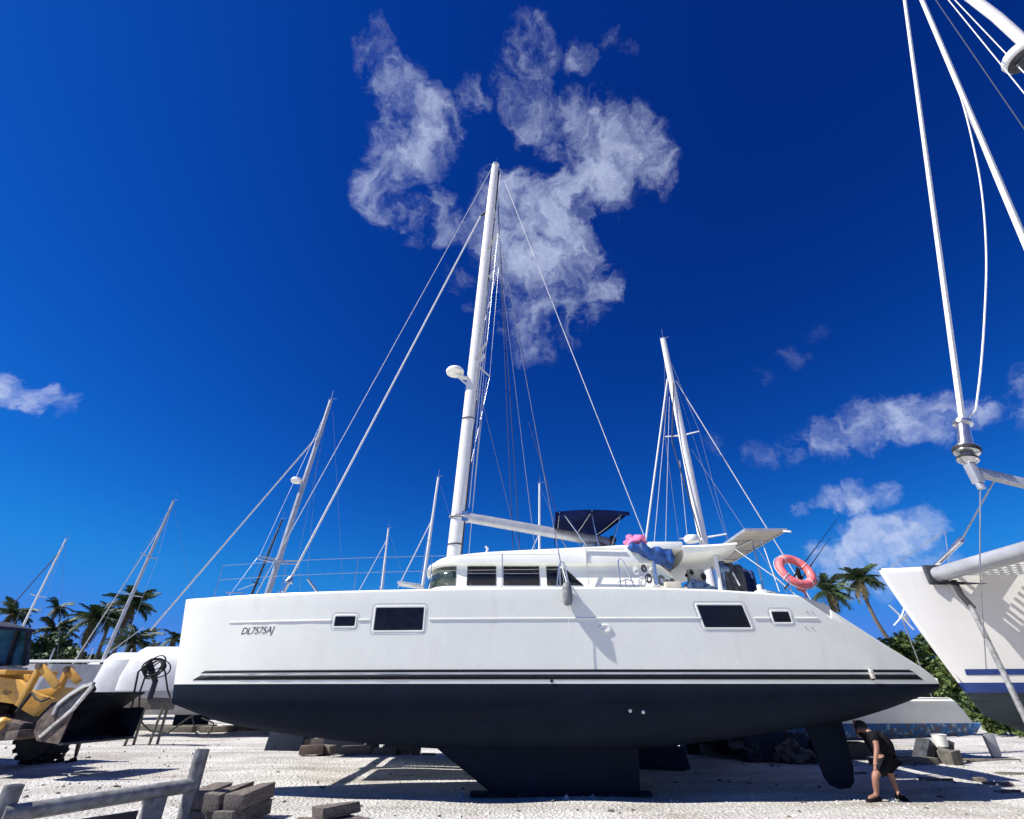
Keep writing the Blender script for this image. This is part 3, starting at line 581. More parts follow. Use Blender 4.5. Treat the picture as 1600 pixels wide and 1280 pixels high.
for i, (x, z, r) in enumerate(((2.95, 3.72, .09), (3.10, 3.80, .08), (3.38, 3.76, .09), (2.84, 3.98, .07), (3.02, 4.02, .06), (3.5, 3.68, .08), (3.2, 3.95, .07), (3.62, 3.72, .06))):
    m = MB(); m.torus((x, 11.35, z), r*.8, .014, (.2*i-.4, -1, .1), 18, 6, sq=1.35); m.torus((x+.015, 11.33, z-.01), r*.62, .014, (.3-.1*i, -1, .2), 18, 6, sq=1.5); m.torus((x-.01, 11.31, z+.01), r*.9, .012, (.1, -1, -.2), 18, 6, sq=1.2); m.build('rope_hank', (ROPEW, CLOTHG, GREYF)[i % 3], cat)
m = MB(); m.bbox((2.25, 11.2, 3.36), (3.9, 11.32, 3.60)); m.bbox((3.4, 11.12, 3.55), (3.75, 11.28, 3.70)); m.build('deck_locker', CREAM, cat, bevel=.02)
for px, py, dx, dz in ((483, 910, .0, 0),):
    a = P(481, 905, 10.8); m = MB(); m.tube([a, a+Vector((.28, .0, -.28))], .025, 8); m.build('deck_cleat', METAL, cat)
m = MB(); a = P(630, 913, 10.9); m.box(a+Vector((.16, 0, -.02)), (.5, .4, .05), Matrix.Rotation(.12, 3, 'Y')); m.build('deck_hatch', MASTG, cat, bevel=.015)
m = MB(); a = P(370, 926, 11); m.box(a+Vector((-.05, 0, 0)), (.36, .05, .025)); m.build('bow_roller', METAL, cat)
m = MB(); a = P(1180, 925, 10.4); m.bbox((4.95, 10.15, 3.25), (5.12, 10.35, 3.36)); m.bbox((5.0, 10.2, 3.36), (5.06, 10.3, 3.47)); m.build('mooring_cleat', GEL2, cat, bevel=.01)
m = MB(); a = P(762, 857, 12.4); m.tube([a+Vector((-.03, 0, -.12)), a, a+Vector((-.06, 0, .05))], .03, 8); m.build('deck_light', ALU, cat)
for x in (5.35, 5.5, 5.62):
    m = MB(); m.blob((x, 10.9, 3.36), (.10, .09, .09), amp=.3, seed=int(x*50)); m.build('rope_hank', GREYF, cat)
m = MB(); m.tube([(6.30, 10.35, 2.6), (6.30, 10.35, 3.12), (6.28, 10.35, 3.16)], .014, 6); m.build('pushpit_rail', METAL, cat); m = MB(); m.tube([(5.75, 10.4, 3.2), (5.75, 10.4, 3.75)], .012, 6); m.build('pushpit_rail', METAL, cat)
m = MB(); m.tube([P(1148, 858, 11.6), P(1215, 905, 11.2), P(1260, 945, 11.0)], .010, 6); m.tube([P(1190, 845, 11.6), P(1218, 925, 11.3)], .010, 6); m.build('davit_line', ROPEW, cat)

# ---- things aboard
m = MB(); lr = P(1243, 893, 11.0); ax = Vector((.125, -.884, .43)); m.torus(lr, .335, .09, ax, 44, 14); 
ring = m.build('life_ring', PINK, None); 
ring_root = thing('life_ring', (6.25, 11.0, 3.2), 'round faded pink life ring tilted on a pole at the catamaran stern', 'life ring')
ring.name = 'ring'; ring.parent = ring_root; ring.location = Vector(ring.location)-Vector(ring_root.location)
m = MB()
q = Vector((0,0,1)).rotation_difference(ax.normalized())
for k in range(4):
    a = .6+k*math.pi/2; c = lr+q @ Vector((.335*math.cos(a), .335*math.sin(a), 0)); tdir = q @ Vector((-math.sin(a), math.cos(a), 0)); m.torus(c, .094, .008, tdir, 18, 5)
m.build('strap', ROPEW, ring_root)
m = MB(); m.tube([lr+q @ Vector(((.43+.03*abs(math.sin(2*(a-.6))))*math.cos(a), (.43+.03*abs(math.sin(2*(a-.6))))*math.sin(a), 0)) for a in [2*math.pi*k/48 for k in range(49)]], .008, 5); m.build('grab_line', ROPEW, ring_root)
m = MB(); e = P(1257, 932, 11.0); m.tube([e+Vector((0, 0, -.3)), P(1256, 915, 11.0)], .02, 8); m.blob(P(1253, 918, 11), (.10, .08, .10), amp=.2, seed=4); m.build('holder', PINK, ring_root)
m = MB(); m.blob(P(1248, 897, 11.02), (.05, .05, .14), amp=.2, seed=2); m.blob(P(1246, 908, 11.02), (.10, .05, .04), amp=.2, seed=3); m.build('light', CLOTHB, ring_root)
rods = [((1258, 878), (1312, 806), 'longer'), ((1268, 882), (1297, 840), 'shorter')]
for (a, b_, nm) in rods:
    A, B = P(*a, 11.1), P(*b_, 11.1); base = A-(B-A)*.55
    r_ = thing('fishing_rod', base, f'thin black fishing rod, the {nm} of two sticking up behind the pink ring', 'fishing rod', 'fishing rods at the stern')
    m = MB(); m.tube([base, A], .018, 7); m.build('grip', BLACK, r_); m = MB(); m.tube([A, B], [.011, .004], 6); m.build('blank', CLOTHB, r_)
m = MB(); rows = []
for i in range(44):
    u = i/43; c = P(982+72*u, 853+22*u, 11.85); rr = .05+.17*math.sin(math.pi*min(1, u*.62+.05))**1.2+.02*math.sin(u*23)
    if u > .93: rr *= (1-u)/.07*.75+.25
    rows.append([c+Vector((.03*math.sin(a+7*u), rr*.8*math.cos(a), rr*(1+.20*abs(math.sin(2.5*a+9*u))-.22*abs(math.sin(4*a-13*u))+.06*math.sin(31*u+5*a))*math.sin(a))) for a in [2*math.pi*k/24 for k in range(25)]])
m.grid(rows); m.add(rows[0][:-1], [tuple(range(24))]); m.add(rows[-1][:-1], [tuple(range(24))])
tag(m.build('blue_tarp', ROYAL, None), 'royal blue tarp bundle lashed along the sloping rear of the cabin roof', 'tarp')
m = MB(); m.blob(P(992, 846, 12.1), (.24, .18, .13), 24, 14, .32, 11); m.blob(P(983, 851, 12.1), (.14, .12, .09), 18, 10, .3, 14); m.blob(P(1003, 852, 12.1), (.13, .12, .08), 18, 10, .3, 15)
tag(m.build('pink_cloth', PINKC, None), 'crumpled bright pink cloth lying on the flybridge edge', 'cloth')
fd = thing('fender', P(888, 942, 9.85), 'grey boat fender hanging over the white catamaran topside', 'fender')
fa, fb = P(884, 916, 9.86), P(889, 940, 9.86)
m = MB(); m.lathe([(.02, -.22), (.07, -.20), (.095, -.13), (.095, .12), (.07, .19), (.025, .22)], (fa+fb)/2, (0, 0, 1), 16); m.build('body', GREYF, fd)
m = MB(); m.tube([(fa+fb)/2+Vector((0, 0, .2)), P(878, 884, 10.15), (1.0, 10.25, 3.8)], .012, 6); m.tube([(fa+fb)/2+Vector((0, 0, -.2)), (fa+fb)/2+Vector((0.0, .02, -.75))], .006, 5); m.build('rope', ROPEW, fd)

# ---------------------------------------------------------------- catamaran at the right edge
RY = 9.2; rc = thing('sailing_catamaran', (13, 6.5, 0), 'white catamaran with blue stripe at the right edge, only its bow showing', 'catamaran')
RB = [(6.84,.05),(7.1,.14),(7.6,.26),(8.6,.42),(10,.62),(12,.82),(15,.9),(19,.85)]; RK = [(6.84,1.25),(7.6,1.02),(8.6,.86),(10.5,.66),(14,.6),(17,.8),(19,1.3)]
def RS(X, z, yc, sg, off=0):
    zs = 3.56; b_ = smooth(RB, X); k = smooth(RK, X)
    if z >= 1.72: h = b_*(.72+.28*((z-1.72)/(zs-1.72))**.8)
    else: q = min(1, (1.72-z)/(1.72-k)); h = .72*b_*max(0, 1-q**2)**.6
    wq = max(0, 1-(X-6.84)/2.2); x = X+wq*(.62*((zs-z)/1.85)**1.15)
    return Vector((x, yc+sg*(h+off), z))
RX = [6.84,6.88,6.95,7.1,7.35,7.6,8,8.6,9.3,10,11,12,13.5,15,17,19]
for yc in (RY, 3.8):
    zt = 3.56; m = MB()
    for sg in (-1, 1): m.grid([[RS(X, z, yc, sg, o if X > 7 else o*.4) for z, o in [(zt, -.06), (zt-.02, -.02), (zt-.06, 0)]+[(zt-.1-(zt-.1-1.72)*k/9, 0) for k in range(10)]] for X in RX])
    m.grid([[RS(X, zt, yc, s_, -.06 if X > 7 else -.024) for s_ in (-1, 1)] for X in RX]); m.add([RS(6.84, zt-.02-(zt-.02-1.72)*k/8, yc, s_) for k in range(9) for s_ in (-1, 1)], [(2*k, 2*k+1, 2*k+3, 2*k+2) for k in range(8)])
    m.add([RS(19, z, yc, s_) for z in (zt, 1.72) for s_ in (-1, 1)], [(0, 1, 3, 2)])
    rh = m.build('hull', GELR, rc, ang=32)
    for z0, z1, ma, nm in ((1.72, 1.58, BLUESTR, 'boot_stripe'), (1.58, None, GREENANTI, 'bottom_paint')):
        m = MB()
        for sg in (-1, 1): m.grid([[RS(X, z0+((z1 if z1 else smooth(RK, X))-z0)*math.sin(math.pi/2*k/10), yc, sg, .002) for k in range(11)] for X in RX])
        zz = [z0+((z1 if z1 else 1.25)-z0)*k/5 for k in range(6)]; m.add([RS(6.84, z, yc, s_, .002) for z in zz for s_ in (-1, 1)], [(2*k, 2*k+1, 2*k+3, 2*k+2) for k in range(5)])
        m.build(nm, ma, rh, ang=45)
    m = MB()
    for sg in (-1, 1): m.grid([[RS(7.02+.04*v+(19-7.06)*(i/30)**1.5, 1.83+.085*v, yc, sg, .004) for i in range(31)] for v in (0, .5, 1)], flip=sg > 0)
    m.build('stripe', BLUESTR, rh, fix=False)
    m = MB(); m.prism([(12.2, yc-.08, .75), (15.2, yc-.08, .75), (14.9, yc-.08, .0), (12.6, yc-.08, .0)], (0, .16, 0)); m.build('keel', GREENANTI, rh, bevel=.03)
m = MB(); m.tube([(7.62, 9.05, 3.40), (7.62, 3.95, 3.40)], .125, 18); m.build('crossbeam', MASTG, rc)
m = MB(); m.box((7.60, 8.93, 3.40), (.34, .07, .34)); m.build('beam_socket', STEELD, rc, bevel=.03)
m = MB(); m.prism([(7.55, 8.85, 3.265), (7.72, 8.85, 3.265), (8.3, 8.80, 3.22), (7.7, 8.80, 3.2)], (0, -.05, 0)); m.build('beam_gusset', STEELD, rc)
m = MB()
for i in range(22): m.bbox((7.85+i*.165, 4.6, 3.36), (7.92+i*.165, 8.72, 3.366))
for i in range(26): m.bbox((7.8, 4.62+i*.165, 3.369), (11.5, 4.70+i*.165, 3.375))
tag(m.build('trampoline', ROPEW, rc, fix=False), kind='stuff')
m = MB(); m.bbox((11.5, 4.2, 2.3), (18.5, 8.8, 3.5)); m.build('bridge_deck', GELR, rc, bevel=.15)
m = MB(); m.bbox((12.3, 4.9, 3.5), (17.5, 8.1, 4.9)); m.build('cabin', GELR, rc, bevel=.3)
m = MB(); m.bbox((8.2, 8.72, 3.47), (11.4, 8.84, 3.60)); m.build('toe_rail', GELR, rc, bevel=.02)
m = MB(); tip = P(1523, 738, 6.5); aft = Vector((9.6, 6.5, 3.52)); m.bar(tip+Vector((.04, 0, 0)), aft, .09, .13); m.build('bowsprit', MASTG, rc, bevel=.015)
m = MB(); m.bar((7.62, 6.5, 3.45), (7.62, 6.5, 4.05), .08, .08); m.build('sprit_post', MASTG, rc)
m = MB(); m.box(tip+Vector((-.02, 0, -.02)), (.10, .12, .30)); m.tube([tip+Vector((-.02, 0, -.14)), tip+Vector((-.02, 0, -.26))], .05, 10); m.build('sprit_end', MASTG, rc, bevel=.015)
HEAD = Vector((14.0, 6.5, 25.0)); d1 = tip+Vector((-.02, 0, .16)); ax1 = (HEAD-d1).normalized()
m = MB(); m.lathe([(.03, -.04), (.10, .0), (.13, .03), (.06, .05), (.07, .12), (.155, .16), (.155, .19), (.16, .24), (.13, .27), (.10, .28), (.085, .5), (.08, .66), (.12, .67), (.12, .72), (.06, .74)], d1, ax1, 22); fd_ = m.build('furler_drum', METAL, rc)
m = MB(); m.lathe([(.165, .17), (.17, .20), (.165, .225)], d1, ax1, 22); m.lathe([(.12, .04), (.13, .06), (.12, .08)], d1, ax1, 22); m.build('drum_line', BLACK, fd_)
line(d1+ax1*.5, HEAD, .045, ROPEW, 'furled_headsail', rc)
line(Vector((8.72, 6.5, 3.6)), HEAD+Vector((0, 0, -.2)), .055, ROPEW, 'inner_forestay', rc)
ky = [(95, 1480), (148, 1500), (215, 1518), (300, 1534), (400, 1541), (500, 1538), (580, 1532), (645, 1524)]
m = MB(); m.tube([d1+ax1*.72+Vector((.03, 0, 0))]+[P(smooth(ky, y), y, 6.5) for y in range(640, 90, -12)], .016, 6); m.build('furling_line', ROPEW, rc)
m = MB(); m.tube([Vector((14.35, 6.5, 3.5)), P(1550, 27, 6.5)+Vector((.15, 0, 0)), Vector((14.15, 6.5, 25.2))], .17, 18, ell=.7, ref=(1, 0, 0)); rm = m.build('mast', ALU, rc, ang=60)
rd = P(1597, 88, 6.35); m = MB(); m.lathe([(0, -.17), (.28, -.18), (.40, -.10), (.42, .02), (.38, .12), (.2, .19), (0, .20)], rd, n=28); m.build('radar_dome', GEL2, rm, ang=50)
m = MB(); m.lathe([(.30, -.205), (.36, -.175), (.2, -.178), (0.01, -.19)], rd, n=24); m.bar(rd+Vector((-.2, 0, -.21)), (14.3, 6.5, rd.z-.3), .22, .07); m.build('radar_bracket', STEELD, rm)
for a, b_, r, ma in (((1462, 0), (1620, 230), .012, ROPED), ((1482, 0), (1612, 160), .013, ROPEW), ((1492, 0), (1572, 84), .013, ROPEW)):
    A, B = P(*a, 6.45), P(*b_, 6.45); line(A+(A-B)*.25, B+(B-A)*.5, r, ma, 'halyard', rm)
line(tip+Vector((-.02, 0, -.2)), P(1531, 890, 6.9), .009, WIRE, 'bobstay', rc); line(P(1531, 890, 6.9), P(1541, 1045, 8.85), .007, WIRE, 'bobstay', rc)
line(tip+Vector((.25, 0, -.10)), P(1500, 848, 8.1), .012, WIRE, 'bow_bridle', rc)
m = MB(); m.tube([P(1503, 845, 8.0), P(1462, 884, 9.1)], .035, 8); m.tube([P(1503, 842, 8.0), P(1490, 856, 8.4)], .045, 8); m.build('turnbuckle', METAL, rc)
line(P(1476, 830, 8.8), P(1392, 886, 9.2), .006, WIRE, 'guard_wire', rc)
m = MB(); m.tube([P(1476, 829, 8.8), P(1483, 884, 8.9)], .008, 6); m.build('guard_post', METAL, rc)
pr_ = thing('boat_prop', (6.05, 6.55, 0), 'slim perforated metal prop leaning against the right-hand catamaran hull', 'boat prop')
a = P(1490, 908, 8.72); e = P(1600, 1118, 7.5); foot = e+(e-P(1520, 950, 8.5))*(e.z/(P(1520, 950, 8.5).z-e.z)); foot.z = 0.0
m = MB(); m.tube([a, P(1502, 930, 8.65), P(1520, 950, 8.5)], .045, 8); m.build('rubber_head', BLACK, pr_)
m = MB(); m.tube([P(1517, 947, 8.52), e, foot], .038, 10); m.lathe([(.12, 0), (.12, .03), (.05, .05)], foot, n=14); m.build('tube', GALV, pr_)
m = MB()
for k in range(7): 
    q_ = P(1520, 950, 8.5).lerp(e, .1+k*.13); m.lathe([(.013, 0), (.010, .01)], q_+Vector((-.01, -.036, .0)), (0, -1, 0), 8)
m.build('pin_hole', BLACK, pr_)

# ---------------------------------------------------------------- background boats
def loft_boat(root, L_, B_, zs, zk, zw, mt, mb, stern=.75, sheer=.25, rakeb=.8, keel=True, deckm=None, cabin=True, blunt=False):
    """monohull along local -x (bow) at the root's origin; children in local coordinates"""
    o0 = Vector(root.location)
    def half(u): return B_/2*(max(0, math.sin(math.pi*min(1, (u*.5+.02)/.56))) if u < .56 and not blunt else ((u/.30)**.5 if blunt and u < .30 else 1-(1-stern)*max(0, (u-.56)/.44)**2))
    us = [0, .01, .03, .06, .1, .16, .24, .33, .44, .56, .7, .85, 1]
    def pt(u, v, sg):                                       # v 0 sheer, 1 water line, 2 keel line
        zsh = zs+sheer*(1-u)**2; zkk = zk+(zw-zk)*(.75*max(0, 1-u/.3)**2+.7*max(0, (u-.72)/.28)**2); h = half(u)
        if v <= 1: z = zsh+(zw-zsh)*v; y = h*(1-.12*v)
        else: q = v-1; z = zw+(zkk-zw)*math.sin(q*math.pi/2); y = h*.88*math.cos(q*math.pi/2)
        x = -L_/2+L_*u+rakeb*max(0, 1-u/.25)*((zsh-z)/(zs-zk))
        return o0+Vector((x, sg*y, z))
    for (v0, v1, ma, nm, k) in ((0, 1, mt, 'hull', 6), (1, 2, mb, 'bottom_paint', 8)):
        m = MB()
        for sg in (-1, 1): m.grid([[pt(u, v0+(v1-v0)*i/k, sg) for i in range(k+1)] for u in us])
        m.grid([[pt(1, v0+(v1-v0)*i/k, sg) for sg in (-1, 1)] for i in range(k+1)])
        if v0 == 0: m.grid([[pt(u, 0, sg)+Vector((0, 0, 0)) for sg in (-1, 1)] for u in us])
        m.build(nm, ma, root, ang=40)
    if keel:
        m = MB(); m.prism([o0+Vector((x, -.14, z)) for x, z in ((-L_*.14, zk+.06), (L_*.12, zk+.06), (L_*.09, .0), (-L_*.07, .0))], (0, .28, 0)); m.build('keel', mb, root, bevel=.04)
    if cabin:
        m = MB(); m.prism([o0+Vector((x, -B_*.26, z)) for x, z in ((-L_*.2, zs), (-L_*.14, zs+.42), (L_*.14, zs+.5), (L_*.2, zs))], (0, B_*.52, 0)); cb = m.build('cabin', deckm or mt, root, bevel=.08)
        for sg in (-1, 1):
            for k in range(3):
                x = -L_*.1+k*L_*.09; m = MB(); m.bbox(o0+Vector((x, sg*B_*.262-.006, zs+.18)), o0+Vector((x+L_*.06, sg*B_*.262+.006, zs+.33))); m.build('window_pane', GLASS, cb)
    return o0
def stand(x, y, h, a, label):
    r = thing('boat_stand', (x, y, 0), label, 'boat stand', 'stands under the far boats')
    m = MB(); 
    for k in range(3): t = a+k*2.094; m.tube([(x+.35*math.cos(t), y+.35*math.sin(t), -.02), (x, y, h*.7)], .025, 6)
    m.tube([(x, y, h*.6), (x, y, h)], .03, 8); m.build('frame', GALV, r)
    m = MB(); m.box((x, y, h), (.25, .25, .06)); m.build('pad', WOOD, r); return r
def rig(root, base, top, r, ma, fore=None, aft=None, spread=((.55, 1.0),), beam=1.6, sd=Vector((0, 1, 0)), rope=ROPEW, rr=.02, dome=None, boomv=None, wr=.010):
    base, top = Vector(base), Vector(top); A = lambda f: base.lerp(top, f)
    m = MB(); m.tube([base, A(.5), top], [r, r, r*.75], 10, ell=.75, ref=(1, 0, 0)); mm = m.build('mast', ma, root, ang=60)
    m = MB(); m.tube([top, top+Vector((.03, 0, .75))], .012, 5); m.tube([top+Vector((-.2, 0, .1)), top+Vector((.35, 0, .15))], .014, 5); m.build('masthead', WIRE, mm)
    for f, ln in spread:
        for sg in (-1, 1): m = MB(); m.tube([A(f), A(f)+sd*sg*ln+Vector((0, 0, .08))], [.05, .03], 6); m.build('spreader', ma, mm)
    for sg in (-1, 1):
        pts = [A(.97)]+[A(f)+sd*sg*ln+Vector((0, 0, .08)) for f, ln in sorted(spread, reverse=True)]+[base+sd*sg*beam+Vector((0, 0, -.6))]
        m = MB(); m.tube(pts, wr, 5); m.build('shroud', WIRE, mm, ang=60)
    if fore is not None: line(A(fore[1]), Vector(fore[0]), rr, rope, 'furled_forestay', mm)
    if aft is not None: line(A(.99), Vector(aft), wr, WIRE, 'backstay', mm)
    if dome: 
        c = A(dome)+Vector((-.45, -.1, 0)); m = MB(); m.lathe([(0, -.14), (.26, -.14), (.33, -.02), (.26, .12), (0, .16)], c, n=14); m.bar(c+Vector((0, 0, -.14)), A(dome-.01), .1, .05); m.build('radar_dome', GEL2, mm, ang=50)
    if boomv: m = MB(); m.tube([A(.06), A(.06)+Vector(boomv)], .09, 8); m.build('boom', ma, mm)
    return mm
def sail(px0, py0, px1, py1, d, L_, label, ma=ALU, bowpx=None, r=.10, kw={}, zs=2.5, hull=(GEL2, NAVYANTI), far=.9, off=0):
    top = P(px0, py0, d); bq = P(px1, py1, d); k = (zs+.3-bq.z)/(top.z-bq.z); base = bq+(top-bq)*k
    root = thing('moored_sailboat', (base.x+.6+off, d, 0), label, 'sailboat', 'sailboats standing in the yard behind'); root.name = 'sailboat'
    loft_boat(root, L_, L_*.3, zs, .7, 1.5, *hull)
    fx = P(*bowpx, d) if bowpx else Vector((base.x+.6+off-L_/2+.3, d, zs+.2))
    if bowpx: fx = top.lerp(base, 1-far)+(fx-top.lerp(base, 1-far))*1.0
    rig(root, base, top, r, ma, (fx, far), Vector((base.x+.6+off+L_/2-.2, d, zs)), beam=L_*.14, **kw)
    return root
sail(103, 843, 41, 968, 50, 10, 'far sailboat with thin white mast beside a dark stay, above the loader cab', bowpx=(20, 945), kw=dict(rope=ROPED, rr=.05, spread=((.55, .9), (.25, 1.0)), wr=.012), r=.11)
sA = sail(271, 784, 166, 1020, 38, 12, 'sailboat with bare silver mast in front of the tallest left palms', ma=MASTG, bowpx=(60, 1120), kw=dict(rr=.035, spread=((.62, 1.0), (.38, 1.2)), wr=.010), r=.13, zs=3.0, hull=(GELR, GREYGEL), far=.86, off=1.2)
sail(441, 812, 395, 925, 46, 11, 'sailboat whose short dark mast shows just left of the stout silver one', ma=STEELD, bowpx=(372, 922), kw=dict(rr=.025, wr=.01), r=.12, far=.55)
sail(607, 826, 597, 915, 50, 11, 'sailboat whose small mast shows over the deck between two wire stays', bowpx=(560, 925), kw=dict(rr=.035, wr=.01), r=.12, far=.92)
sail(685, 746, 661, 912, 38, 12, 'sailboat whose white mast with spreaders shows just left of the big mast', bowpx=(622, 918), kw=dict(rr=.04, dome=.32, spread=((.30, 1.6), (.62, .8))), r=.12, far=.75)
sail(843, 756, 843, 862, 40, 11, 'sailboat whose white mast shows above the boom right of the big mast', kw=dict(rr=.03, spread=((.3, 1.0), (.6, .8))), r=.11, far=.7)
# bows-on catamaran at the left
c3 = thing('sailing_catamaran', (-12, 27, 0), 'white blunt-bowed catamaran with silver mast behind the big boat bow', 'catamaran')
def blunt_hull(root, xb, y, L_, hw, zt, zb, zbot, m1, m2):
    m = MB(); m2_ = MB(); rows = []; rows2 = []
    for u in (0, .004, .012, .03, .06, .12, .25, .5, 1):
        x = xb+L_*u; h = hw*min(1, .35+.65*(u/.10)**.6 if u < .10 else 1); rt = .75*max(0, 1-u/.05)**2
        rows.append([Vector((x+.28*max(0, 1-u/.08)*((zz-zb)/(zt-zb))**3*2.0, y+sg*h*wd, zz)) for sg, wd, zz in ((-1, .9, zb), (-1, 1, zb+.5), (-1, .96, zt-.35-rt*.2), (-1, .6, zt-.08-rt*.12), (-1, .2, zt), (1, .2, zt), (1, .6, zt-.08-rt*.12), (1, .96, zt-.35-rt*.2), (1, 1, zb+.5), (1, .9, zb))])
        zk_ = zbot+(zb-zbot)*max(0, 1-u/.12)**2; rows2.append([Vector((x, y+sg*h*wd, zz)) for sg, wd, zz in ((-1, .9, zb), (-1, .75, zb+(zk_-zb)*.6), (-1, .3, zk_), (1, .3, zk_), (1, .75, zb+(zk_-zb)*.6), (1, .9, zb))])
    m.grid(rows); m.add(rows[0], [tuple(range(10))]); m2_.grid(rows2); m2_.add(rows2[0], [tuple(range(6))])
    h_ = m.build('hull', m1, root, ang=50); m2_.build('bottom_paint', m2, h_, ang=50)
    k = MB(); k.bbox((xb+L_*.62, y-.12, 0), (xb+L_*.85, y+.12, zbot+.1)); k.build('keel', ANTI, h_, bevel=.03)
blunt_hull(c3, P(189, 1075, 24).x, 24, 12.5, .95, P(216, 1011, 24).z, 1.62, .75, SHADEW, GREYGEL); blunt_hull(c3, P(247, 1075, 29.5).x, 29.5, 12.5, .95, P(262, 1010, 29.5).z, 1.62, .75, SHADEW, GREYGEL)
wA = thing('motor_boat', (P(170, 1075, 27).x+3, 27.5, 0), 'white rounded boat bow left of the blunt catamaran bow', 'boat')
blunt_hull(wA, P(150, 1078, 27.5).x, 27.5, 7, 1.0, P(182, 1020, 27.5).z, 1.45, .7, SHADEW, GREYGEL)
m = MB(); m.bbox((-14.6, 24, 2.2), (-6, 29.5, 3.2)); m.build('bridge_deck', GELR, c3, bevel=.1)
m = MB(); m.bbox((-13.0, 25, 3.2), (-7.5, 28.5, 4.0)); m.build('cabin', GELR, c3, bevel=.3)
rig(c3, (P(425, 920, 27).x-.35, 27, 4.0), P(517, 626, 27), .17, MASTG, (P(235, 985, 27), .83), None, spread=((.27, 1.0), (.26, 1.1)), beam=2.6, rr=.05, dome=.60, sd=Vector((.8, .6, 0)), boomv=(4, 0, -.2))
line(P(520, 640, 27), P(535, 905, 27), .008, WIRE, 'halyard', c3); line(P(495, 720, 27), P(480, 905, 27), .008, WIRE, 'halyard', c3)
# end-on sailboat behind the stern with the tall white mast
r2 = thing('sailboat', (8.8, 23, 0), 'sailboat whose tall white mast with two spreaders rises behind the solar panel', 'sailboat', 'sailboats standing in the yard behind')
m = MB(); rows = []
for i in range(11):
    u = i/10; h = 1.75*math.sin(math.pi*(.12+.80*u))**.7*(1 if u < .99 else .95); y = 18.6+9*u; zz = 2.1+.25*abs(u-.4); rows.append([Vector((8.8+sg*h*wd, y, z)) for sg, wd, z in ((-1, 1, zz), (-1, .92, 1.5), (-1, .6, .95), (0, 0, .75), (1, .6, .95), (1, .92, 1.5), (1, 1, zz))])
m.grid(rows); m.grid([[r[0], r[-1]] for r in rows]); m.add(rows[0], [tuple(range(7))]); m.add(rows[-1], [tuple(range(7))]); m.build('hull', GEL2, r2, ang=50)
m = MB(); m.bbox((8.65, 21.8, 0), (8.95, 24.4, .95)); m.build('keel', NAVYANTI, r2, bevel=.03)
m = MB(); m.bbox((7.9, 21, 2.0), (9.7, 25, 2.75)); m.build('cabin', GEL2, r2, bevel=.15)
mm = rig(r2, (P(1103, 865, 22).x-.02, 22, 2.7), P(1036, 530, 22), .21, ALU, None, None, spread=((.30, 1.05), (.62, .85)), beam=1.75, sd=Vector((.93, -.36, 0)), wr=.011)
ft = P(1043, 590, 22)
for a, b_, r, ma in (((1043, 592), (1009, 845), .045, ROPEW), ((1044, 605), (1022, 850), .012, ROPEW), ((1046, 620), (1040, 850), .010, ROPEW), ((1056, 595), (1232, 880), .028, ROPEW), ((1056, 600), (1132, 832), .010, WIRE), ((1080, 702), (1160, 822), .012, WIRE), ((1062, 720), (1075, 850), .010, ROPEW)):
    A, B = P(*a, 22), P(*b_, 22); B2 = A+(B-A)*((A.z-2.2)/(A.z-B.z)); line(A, B2, r, ma, 'stay', mm)
c_ = P(1093, 842, 21.8); m = MB(); m.lathe([(0, -.15), (.30, -.15), (.36, -.03), (.3, .12), (0, .17)], c_+Vector((-.35, 0, 0)), n=16); m.bar(c_+Vector((-.3, 0, -.12)), P(1098, 845, 22), .2, .05); m.build('radar_dome', GEL2, mm, ang=50)
m = MB(); m.tube([P(1052, 600, 21.9)+Vector((0, -.05, 0)), P(1050, 690, 21.8), P(1095, 840, 21.8)], .03, 6); m.build('halyard', STEELD, mm)
# low white boat with flaking blue bottom paint, right
wb = thing('sailboat', (8.4, 17.0, 0), 'low white boat with flaking blue bottom paint behind the big stern', 'sailboat')
oW = Vector((0, 0, 0)); rowsT = []; rowsB = []; rowsD = []
for i in range(13):
    u = i/12; x = 3.4+9.5*u; h = 1.35*min(1, math.sin(math.pi*(.10+.52*u)))*(1-.12*max(0, u-.7)/.3); e = max(0, (u-.85)/.15)
    xo = -.42*e
    rowsT.append([Vector((x+xo*(zq-.83)/.6, 17.0+sg*h*wd, zq)) for sg, wd, zq in ((-1, .90, .83), (-1, .98, 1.15), (-1, 1.0, 1.36), (-1, .93, 1.44), (1, .93, 1.44), (1, 1, 1.36), (1, .98, 1.15), (1, .90, .83))])
    zk_ = .33+.14*max(0, (u-.55)/.45)**1.3; rowsB.append([Vector((x, 17.0+sg*h*wd, zq)) for sg, wd, zq in ((-1, .903, .83), (-1, .84, .83+(zk_-.83)*.5), (-1, .5, .83+(zk_-.83)*.9), (0, 0, zk_), (1, .5, .83+(zk_-.83)*.9), (1, .84, .83+(zk_-.83)*.5), (1, .903, .83))])
m = MB(); m.grid(rowsT); m.add(rowsT[0], [tuple(range(8))]); m.add(rowsT[-1], [tuple(range(8))]); hw_ = m.build('hull', GEL2, wb, ang=40)
m = MB(); m.grid(rowsB); m.add(rowsB[-1], [tuple(range(7))]); m.add(rowsB[0], [tuple(range(7))]); m.build('bottom_paint', MOTTLE, hw_, ang=50)
m = MB(); m.bbox((6, 15.9, 1.42), (11.3, 18.1, 1.86)); m.build('cabin', GEL2, wb, bevel=.16)
m = MB(); m.bbox((4.5, 15.62, 1.405), (12.2, 15.70, 1.425)); m.build('rub_rail', STEELD, wb)
m = MB(); m.prism([(6.2, 16.85, .45), (9.4, 16.85, .45), (9.0, 16.85, 0), (6.8, 16.85, 0)], (0, .3, 0)); m.build('keel', MOTTLE, wb, bevel=.03)
